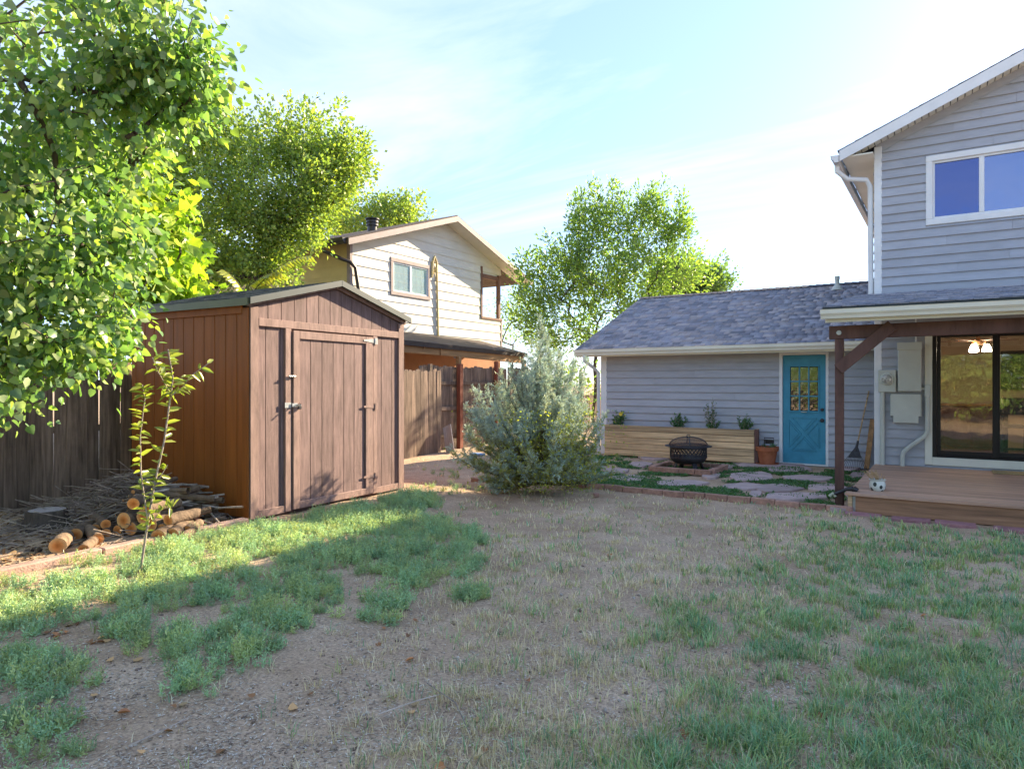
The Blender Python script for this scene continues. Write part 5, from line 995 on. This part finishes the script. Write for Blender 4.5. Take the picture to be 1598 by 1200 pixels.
for tip in TIPS:
    tip[2] = max(tip[2], .12); rad = np.linalg.norm((tip-b0)[:2]); k0 = b0+np.array([0,0,rg.uniform(.05, max(.1, min(1.1, tip[2]*.45)))]); mid = (k0+tip)/2+np.array([(tip-k0)[0]*.22, (tip-k0)[1]*.22, -.12*rad]); P = [k0*(1-s)**2+mid*2*s*(1-s)+tip*s*s for s in np.linspace(0, 1, 6)]
    for i in range(5): segs.append((P[i], P[i+1], .012*(1-.17*i), .012*(1-.17*(i+1))))
    L = np.linalg.norm(tip-k0)
    for s in np.linspace(.25, 1.02, int(20+L*30)):
        c = k0*(1-s)**2+mid*2*s*(1-s)+tip*s*s; tg = nrm((mid-k0)*(1-s)+(tip-mid)*s); up_ = nrm(tg*.7+np.array([0,0,.35])+rg.normal(0,.75,3)); sl = rg.uniform(.06,.15)*(1.1-.35*s)
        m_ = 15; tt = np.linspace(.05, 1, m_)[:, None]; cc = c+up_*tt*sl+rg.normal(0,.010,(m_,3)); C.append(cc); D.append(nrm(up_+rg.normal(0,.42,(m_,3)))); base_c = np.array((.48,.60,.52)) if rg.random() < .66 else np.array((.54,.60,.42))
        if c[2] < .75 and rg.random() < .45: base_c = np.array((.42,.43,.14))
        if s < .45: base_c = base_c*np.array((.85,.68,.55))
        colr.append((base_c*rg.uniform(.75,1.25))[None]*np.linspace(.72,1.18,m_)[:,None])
V, Fa = tubes_np(segs, 5); link('stems', np_mesh('stems', V, Fa, M_BARK), jun)
C = np.concatenate(C); D = np.concatenate(D); colr = np.concatenate(colr); n = len(C); V, Fa, k = leaf_geo(C, D, rg.normal(size=(n,3)), rg.uniform(.028,.055,n), rg.uniform(.006,.011,n), T_DIA)
q_ = 2400; cc = np.stack([J(rg.normal(860,48), rg.uniform(640,768), rg.normal(-.55,.35)) for _ in range(q_)]); cc[:,2] = np.maximum(cc[:,2], .04); V2, F2, k2 = leaf_geo(cc, nrm(rg.normal(size=(q_,3))), nrm(rg.normal(size=(q_,3))*.8+np.array([0,0,.6])), rg.uniform(.025,.05,q_), rg.uniform(.015,.028,q_), T_OVAL)
link('tangled_leaves', np_mesh('tangled_leaves', V2, F2, M_LEAF, np.repeat(np.array([(.40,.42,.07),(.30,.35,.08),(.48,.46,.09)])[rg.integers(3,size=q_)]*rg.uniform(.7,1.2,(q_,1)), k2, 0)), jun)['kind'] = 'stuff'
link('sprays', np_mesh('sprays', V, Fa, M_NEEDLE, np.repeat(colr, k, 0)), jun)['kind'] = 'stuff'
# ---------------------------------------------------------------- plants of the planter and pot
def bushlet(name, label, c, r, h, n, ls, lw, pal, seed, upright=.4, flower=None, group=None):
    rg = np.random.default_rng(seed); t = thing(name, tuple(c), label, 'plant', group); segs = []; C = []; D = []
    ns = max(5, n//26)
    for i in range(ns):
        a = rg.uniform(0, 6.28); rr = r*rg.uniform(.1, 1)**.5; tip = np.array(c)+np.array([rr*math.cos(a), rr*math.sin(a)*.8, h*rg.uniform(.55,1)*(1-.45*(rr/r)**2)]); b = np.array(c)+np.array([rr*.3*math.cos(a), rr*.3*math.sin(a), -.02]); segs.append((b, tip, .004, .002))
        m_ = n//ns; tt = rg.uniform(.15, 1.05, m_)[:, None]; cc = b+(tip-b)*tt; C.append(cc); D.append(nrm(rg.normal(0,.8,(m_,3))+np.array([0,0,upright])))
    V, Fa = tubes_np(segs, 4); link('stems', np_mesh('stems', V, Fa, M_TWIG), t); C = np.concatenate(C); D = np.concatenate(D); m_ = len(C); pal = np.array(pal)
    V, Fa, k = leaf_geo(C, D, nrm(rg.normal(0,.7,(m_,3))+np.array([0,0,.6])), ls*rg.uniform(.6,1.2,m_), lw*rg.uniform(.6,1.2,m_), T_DIA); link('leaves', np_mesh('leaves', V, Fa, M_LEAF, np.repeat(pal[rg.integers(len(pal), size=m_)]*rg.uniform(.7,1.3,(m_,1)), k, 0)), t)['kind'] = 'stuff'
    if flower is not None:
        q = MB(); f = Vector(c)+Vector(flower)
        for i in range(8):
            a = .785*i; q.add([f, f+Vector((.035*math.cos(a-.3), -.01, .035*math.sin(a-.3))), f+Vector((.05*math.cos(a), -.015, .05*math.sin(a))), f+Vector((.035*math.cos(a+.3), -.01, .035*math.sin(a+.3)))], [(0,1,2,3)])
        q.build('flower', pm('yellow_petal', (.75,.55,.04), .6, .1, 8, 0), t)
    return t
GP_ = [(.09,.22,.09),(.12,.26,.10),(.08,.18,.08),(.15,.28,.12)]
def PP(px): q = at(px, 662, v=13.54); return (q.x, 13.54, .70)
bushlet('flowering_plant', 'leafy plant with one yellow flower at the left end of the planter', PP(967), .17, .36, 460, .06, .026, GP_, 1, flower=(.08,-.12,.27))
bushlet('leafy_plant', 'compact rounded green plant near the middle of the planter', PP(1059), .17, .33, 560, .055, .026, GP_, 2)
bushlet('tall_plant', 'tall spindly plant rising from the planter', PP(1110), .15, .68, 300, .055, .018, [(.10,.17,.08),(.13,.19,.09)], 3, .8)
bushlet('leafy_plant', 'low leafy plant beneath the tall spindly one in the planter', PP(1113), .17, .2, 260, .05, .024, GP_, 4)
bushlet('leafy_plant', 'small green plant at the right end of the planter', PP(1160), .19, .34, 460, .055, .022, GP_, 5)
bushlet('pot_plant', 'small succulent plant growing in the terracotta pot', (-2.90, 13.40, .39), .14, .12, 150, .06, .02, [(.10,.20,.12),(.14,.24,.15)], 6)
# ================================================================ GROUND COVER
def in_blobs(px, py, blobs):
    s = np.zeros(len(px))
    for (x, y, rx, ry) in blobs: s = np.maximum(s, 1-np.sqrt(((px-x)/rx)**2+((py-y)/ry)**2))
    return s
KOCHIA = [(90,955,160,40),(300,870,130,34),(430,845,160,34),(560,815,130,34),(640,785,70,26),(150,930,200,40),(480,800,60,14),(70,1060,105,62),(30,1150,80,50),(95,1150,55,40),(300,1010,80,40),(200,990,45,40),(390,1000,75,42),(300,1075,52,34),(370,1030,60,30),(440,960,110,38),(480,925,70,40),(400,915,110,30),(330,930,80,22),(600,945,50,38),(620,870,120,34),(700,880,75,36),(660,830,80,26),(560,880,90,26),(735,930,40,18),(500,870,110,30),(730,845,40,20),(250,900,90,24),(20,990,60,22),(640,905,50,26),(-200,985,230,50),(-420,1080,200,70),(-160,1110,90,50),(-620,1170,180,70),(40,1240,110,40)]
rgk = np.random.default_rng(70)
def clump(rg, ns, h):                                            # one feathery weed clump
    C = []; D = []; L = []
    for i in range(ns):
        a = rg.uniform(0, 6.28); r = rg.uniform(0, .09); hh = h*rg.uniform(.55, 1.1); b = np.array([r*math.cos(a), r*math.sin(a), 0]); tip = b+np.array([.35*hh*math.cos(a)*rg.uniform(.2,1), .35*hh*math.sin(a)*rg.uniform(.2,1), hh]); m_ = 13
        tt = np.linspace(.12, 1, m_)[:, None]; C.append(b+(tip-b)*tt+rg.normal(0,.006,(m_,3))); D.append(nrm((tip-b)/hh*.7+rg.normal(0,.62,(m_,3)))); L.append(rg.uniform(.026,.05,m_)*(1.15-.5*tt[:,0]))
    C = np.concatenate(C); D = np.concatenate(D); L = np.concatenate(L); return leaf_geo(C, D, rg.normal(size=C.shape), L, L*.30, T_DIA)
TPL = [clump(rgk, 12, h) for h in (.13, .15, .17, .19, .14, .16)]
px = rgk.uniform(-800, 860, 122000); py = rgk.uniform(770, 1290, 122000)
r0 = -(py-CY)/FPX; Yd = CAMH/(-r0); X_ = (px-CX)/FPX*Yd; U_ = X_*CT-Yd*ST; V_ = X_*ST+Yd*CT
s = in_blobs(px, py, KOCHIA); dens = (s > .03+.62*fbm(U_*5, V_*5, 40)*.6)
keep = dens & (rgk.random(len(px)) < np.clip((Yd/6)**-3.0*0+(900/ (FPX/Yd)**2)*0+ .115*(Yd/6)**3, 0, 1)) & ~((U_ < -6.6) & (V_ > 1.0))
U_, V_, s = U_[keep], V_[keep], s[keep]; gzv = gz(U_, V_); allV = []; allF = []; allC = []; off = 0
KC = np.array([(.38,.56,.32),(.43,.58,.31),(.34,.53,.32),(.49,.58,.27)])
def emit(U_, V_, gzv, scl, tpls, cols, rg):
    global off
    for i in range(len(U_)):
        V, Fa, k = tpls[rg.integers(len(tpls))]; a = rg.uniform(0, 6.28); ca, sa = math.cos(a), math.sin(a); sc = scl[i]; P = V*sc; P = np.stack([P[:,0]*ca-P[:,1]*sa+U_[i], P[:,0]*sa+P[:,1]*ca+V_[i], P[:,2]+gzv[i]-.005], 1)
        c = cols[rg.integers(len(cols))]*rg.uniform(.75,1.25); cc = np.repeat(rg.uniform(.8,1.2,(len(V)//k,1)), k, 0)*c[None]; allV.append(P); allF.append(Fa+off); allC.append(cc); off += len(V)
emit(U_, V_, gzv, rgk.uniform(.5,.92,len(U_))*(.55+.75*np.minimum(s,.6)), TPL, KC, rgk); pass
# greener low weeds between the shed and the juniper, along the patio and by the woodpile
EXTRA = [(690,740,60,14),(760,725,60,12),(940,730,60,12),(700,765,80,10),(990,722,50,7),(1040,730,30,6),(880,790,0,0),(260,835,90,12),(120,880,60,10)]
px = rgk.uniform(60, 1060, 9000); py = rgk.uniform(708, 900, 9000); Yd = CAMH*FPX/(py-CY); X_ = (px-CX)/FPX*Yd; U_ = X_*CT-Yd*ST; V_ = X_*ST+Yd*CT
keep = (in_blobs(px, py, [b for b in EXTRA if b[2]]) > .1+.4*rgk.random(len(px))) & (rgk.random(len(px)) < .2); U_, V_ = U_[keep], V_[keep]; gg_ = np.where((V_ > 9.6) & (U_ > -6.5), patz(V_)-.02, gz(U_, V_)); emit(U_, V_, gg_, rgk.uniform(.35,.75,len(U_)), TPL, KC*.85, rgk)
tag(link('weeds', np_mesh('weeds', np.concatenate(allV), np.concatenate(allF), leafmat('weed_leaf', .3, .65, .2, (1.2,1.15,.6)), np.concatenate(allC))), 'feathery green weed patches spreading over the bare soil', 'weeds', kind='stuff')
# patio creeping ground cover between the flagstones
n = 95000; U_ = rgk.uniform(-6.5, -1.2, n); V_ = rgk.uniform(9.6, 13.25, n); cov = fbm(U_*1.6, V_*1.6, 77); keep = (cov > .45-.05*(U_+4)/3) & (fbm(U_*5, V_*5, 78) > .40); U_, V_ = U_[keep], V_[keep]; n = len(U_)
C = np.stack([U_, V_, patz(V_)-.028+rgk.uniform(.0,.028,n)], 1); D = nrm(rgk.normal(size=(n,3))*np.array([1,1,.4])+np.array([0,0,.45])); V, Fa, k = leaf_geo(C, D, nrm(rgk.normal(size=(n,3))*.5+np.array([0,0,1])), rgk.uniform(.02,.05,n), rgk.uniform(.012,.024,n), T_DIA)
tag(link('creeping_ground_cover', np_mesh('creeping_ground_cover', V, Fa, M_LEAF, np.repeat(np.array(GP_)[rgk.integers(4,size=n)]*rgk.uniform(.7,1.2,(n,1)), k, 0))), 'low creeping green ground cover between the flagstones', 'ground cover', kind='stuff')
# lawn grass: straw-coloured and green blades in tufts
def blades(U_, V_, Z_, h, wd, bend, az, col):
    n = len(U_); ca, sa = np.cos(az), np.sin(az); B = np.stack([U_, V_, Z_], 1); S = np.stack([-sa, ca, np.zeros(n)], 1); Fd = np.stack([ca, sa, np.zeros(n)], 1); up_ = np.array([0,0,1.])
    P0 = B-S*wd[:,None]/2; P1 = B+S*wd[:,None]/2; M_ = B+up_*(h*.58)[:,None]+Fd*(bend*h*.25)[:,None]; P2 = M_-S*wd[:,None]*.36; P3 = M_+S*wd[:,None]*.36; P4 = B+up_*(h*(1-.35*np.minimum(bend,1.5)*.5))[:,None]+Fd*(bend*h*.8)[:,None]
    V = np.stack([P0,P1,P3,P2,P4], 1).reshape(-1,3); i = np.arange(n)*5; Fa = np.concatenate([np.stack([i,i+1,i+2],1), np.stack([i,i+2,i+3],1), np.stack([i+3,i+2,i+4],1)]); return V, Fa, np.repeat(col, 5, 0)
nt_ = 112000; py = 712+(1350-712)*rgk.random(nt_)**1.0; px = rgk.uniform(-300, 2300, nt_); Yd = CAMH*FPX/(py-CY); X_ = (px-CX)/FPX*Yd; U_ = X_*CT-Yd*ST; V_ = X_*ST+Yd*CT
gx_ = np.clip((px-930)/430+(py-960)/430, 0, 1.1)                 # where the lawn is still green
patch = fbm(U_*1.3, V_*1.3, 5); fine = fbm(U_*6, V_*6, 8); green = np.clip(gx_*1.1+(patch-.5)*1.9-.12, 0, 1)
tan_ = np.clip((px-600)/160, 0, 1)*np.clip((1040-py)/170, .28, 1)
dn = np.clip(.05+.62*tan_*np.clip((fine-.3)*4, .1, 1.2)+.27*green*np.clip((px-700)/300,0,1)*np.clip((fine-.42)*5, .14, 1), 0, 1)*np.clip((px-380)/260, .05, 1)
back_ = (V_ > 8.0) & (U_ < -5.2) & (U_ > -9.9) & (V_ < 12.2)
keep = (rgk.random(nt_) < np.where(back_, .3*(fine > .46), dn*.72*np.clip(7/Yd, .5, 1.1))) & ~((V_ > 9.44) & (U_ > -5.1)) & ~((U_ < -6.7) & (V_ < 8.0)) & ~((V_ > 9.18) & (U_ > -1.15)); U_, V_, Yd, green, px = U_[keep], V_[keep], Yd[keep], green[keep], px[keep]; nT = len(U_)
big = rgk.gamma(2.2, .5, nT); nbl = np.clip(rgk.poisson((5.5+4*green)*np.clip(big, .35, 2.4)*np.where(Yd < 5, 1.25, .9)), 3, 34); idx = np.repeat(np.arange(nT), nbl); n = len(idx); sp_ = rgk.normal(0, 1, (n,2))*(.011+.011*np.sqrt(np.minimum(big, 2.5)))[idx][:,None]
tg_ = np.clip(green*.80+rgk.normal(0,.28,nT)+.04, .0, .80); isg = rgk.random(n) < tg_[idx]; h = np.where(isg, rgk.uniform(.03,.088,n), rgk.uniform(.022,.068,n))*(.62+.33*np.minimum(big,1.8))[idx]; wd = np.where(isg, rgk.uniform(.004,.0075,n), rgk.uniform(.003,.0055,n))*np.clip(Yd[idx]/4.5, .9, 1.8); az = np.arctan2(sp_[:,1], sp_[:,0])+rgk.normal(0,.6,n)
GC = np.array([(.25,.43,.21),(.31,.47,.22),(.20,.38,.23),(.42,.50,.20)]); SC_ = np.array([(.78,.66,.44),(.68,.57,.38),(.86,.75,.53),(.56,.46,.31)]); tcol = GC[rgk.integers(4,size=nT)]*rgk.uniform(.7,1.25,(nT,1))
col = np.where(isg[:,None], tcol[idx], SC_[rgk.integers(4,size=n)])*rgk.uniform(.75,1.25,(n,1)); uu = U_[idx]+sp_[:,0]; vv = V_[idx]+sp_[:,1]
V, Fa, C = blades(uu, vv, gz(uu, vv)-.004, h, wd, rgk.uniform(.1,1.5,n), az, col)
tag(link('grass', np_mesh('grass', V, Fa, M_GRASS, C)), 'patchy lawn of short straw-coloured and green grass tufts', 'grass', kind='stuff')
# litter: straw bits and chips lying on the soil
n = 170000; py = 752+(1330-752)*rgk.random(n)**.8; px = rgk.uniform(-800, 2300, n); Yd = CAMH*FPX/(py-CY); X_ = (px-CX)/FPX*Yd; U_ = X_*CT-Yd*ST; V_ = X_*ST+Yd*CT; keep = ~((V_ > 9.42) & (U_ > -5.2)) & (rgk.random(n) < np.clip(2.4*(fbm(U_*1.9, V_*1.9, 15)-.28), .05, 1)); U_, V_ = U_[keep], V_[keep]; n = len(U_)
a = rgk.uniform(0, 6.28, n); D = np.stack([np.cos(a), np.sin(a), rgk.normal(0,.06,n)], 1); C = np.stack([U_, V_, gz(U_, V_)+.0035], 1); LC = np.array([(.60,.51,.38),(.46,.38,.28),(.24,.17,.12),(.66,.60,.50),(.34,.26,.20)]); ll = rgk.uniform(.008,.03,n)*np.where(rgk.random(n) < .25, 2.4, 1)
V, Fa, k = leaf_geo(C, D, nrm(rgk.normal(0,.12,(n,3))+np.array([0,0,1])), ll, np.where(ll > .03, rgk.uniform(.002,.0035,n), rgk.uniform(.003,.009,n)), T_FLAT); tag(link('straw_litter', np_mesh('straw_litter', V, Fa, pm('litter', (1,1,1), .95, .05, 10, 0, attr=True), np.repeat(LC[rgk.integers(5,size=n)]*rgk.uniform(.7,1.2,(n,1)), k, 0))), 'scattered straw bits and chips lying on the soil', 'litter', kind='stuff')
# drift of dead leaves under the near tree, around the woodpile
n = 3600; U_ = rgk.uniform(-9.95, -6.85, n); V_ = rgk.uniform(.6, 6.5, n); keep = (fbm(U_*2.5, V_*2.5, 55) > .40) & ((V_ < 4.95) | (U_ < -9.75)); U_, V_ = U_[keep], V_[keep]; n = len(U_); C = np.stack([U_, V_, gz(U_, V_)+rgk.uniform(.004,.02,n)], 1)
V, Fa, k = leaf_geo(C, nrm(rgk.normal(size=(n,3))*np.array([1,1,.25])), nrm(rgk.normal(0,.35,(n,3))+np.array([0,0,1])), rgk.uniform(.03,.07,n), rgk.uniform(.025,.055,n), T_HEART); DLC = np.array([(.24,.13,.06),(.17,.10,.06),(.34,.22,.11),(.12,.08,.055)])
tag(link('dead_leaf_drift', np_mesh('dead_leaf_drift', V, Fa, bpy.data.materials['litter'], np.repeat(DLC[rgk.integers(4,size=n)]*rgk.uniform(.7,1.2,(n,1)), k, 0))), 'drift of dead brown leaves on the ground around the woodpile', 'leaf litter', kind='stuff')
# clods and pebbles of the bare soil
n = 8000; py = 790+(1300-790)*rgk.random(n)**.8; px = rgk.uniform(-600, 1500, n); Yd = CAMH*FPX/(py-CY); X_ = (px-CX)/FPX*Yd; U_ = X_*CT-Yd*ST; V_ = X_*ST+Yd*CT; keep = ~((V_ > 9.42) & (U_ > -5.2)) & (fbm(U_*2.2, V_*2.2, 91) > .45); U_, V_ = U_[keep], V_[keep]; n = len(U_)
O8 = np.array([(1,0,0),(-1,0,0),(0,1,0),(0,-1,0),(0,0,1),(0,0,-.4)]); OF = np.array([(0,2,4),(2,1,4),(1,3,4),(3,0,4),(2,0,5),(1,2,5),(3,1,5),(0,3,5)]); rr = rgk.gamma(2, .0028, n)+.002
V = np.stack([U_, V_, gz(U_, V_)+.001], 1)[:, None, :]+(O8[None]*rgk.uniform(.6,1.3,(n,6,1))*rr[:, None, None]*np.array([1,1,.7])+rgk.normal(0,.15,(n,6,3))*rr[:, None, None]); CLC = np.array([(.42,.33,.25),(.30,.22,.16),(.52,.45,.38),(.22,.16,.12)])
tag(link('soil_clods', np_mesh('soil_clods', V.reshape(-1,3), (OF[None]+(np.arange(n)*6)[:, None, None]).reshape(-1,3), bpy.data.materials['litter'], np.repeat(CLC[rgk.integers(4,size=n)]*rgk.uniform(.7,1.2,(n,1)), 6, 0))), 'small clods and pebbles scattered over the bare soil', 'clods', kind='stuff')
# fallen leaves, one object each
T, Fc = T_HEART; fl = [np_mesh('fallen_leaf', np.stack([T[:,0]*.075, T[:,1]*.065, T[:,2]*.07*s_+.003*np.arange(8)%.012], 1), Fc, leafmat_solid('dry_leaf_%d' % i, c, .15, .8, .2)) for i, (c, s_) in enumerate((((.42,.22,.11), 1), ((.32,.17,.10), 2), ((.55,.38,.20), -1.3)))]
for i in range(75):
    if i < 58: x, y = rnd.uniform(0, 760), rnd.uniform(905, 1195)
    else: x, y = rnd.uniform(700, 1500), rnd.uniform(830, 1190)
    if i < 16: x, y = rnd.uniform(0, 190), rnd.uniform(975, 1010)
    p = at(x, y, z=0); o = link('fallen_leaf', rnd.choice(fl), None, (p.x, p.y, gzs(p.x, p.y)+.012), (rnd.gauss(0,.18), rnd.gauss(0,.18), rnd.uniform(0, 6.28))); s_ = rnd.uniform(.35, .8); o.scale = (s_, s_, s_); tag(o, 'dry brown fallen leaf lying on the ground', 'fallen leaf', 'fallen leaves on the soil')
# twigs on the soil
for (x, y, dx_, dy_, lab) in ((640, 1098, 50, -16, 'thin dry twig on the soil near the middle of the foreground'), (250, 1140, 50, -24, 'thin dry twig on bare soil at lower left'), (700, 1105, 34, 40, 'short dry twig crossing another in the foreground')):
    a, b = at(x-dx_, y-dy_, z=.02), at(x+dx_, y+dy_, z=.02); c = (a+b)/2+Vector((.03,.03,.015)); tag(MB().tube([a, c, b], [.0035,.003,.002], 5).build('fallen_twig', M_TWIG), lab, 'twig')
for o in bpy.data.objects:
    if 'loc_frame' in o: del o['loc_frame']
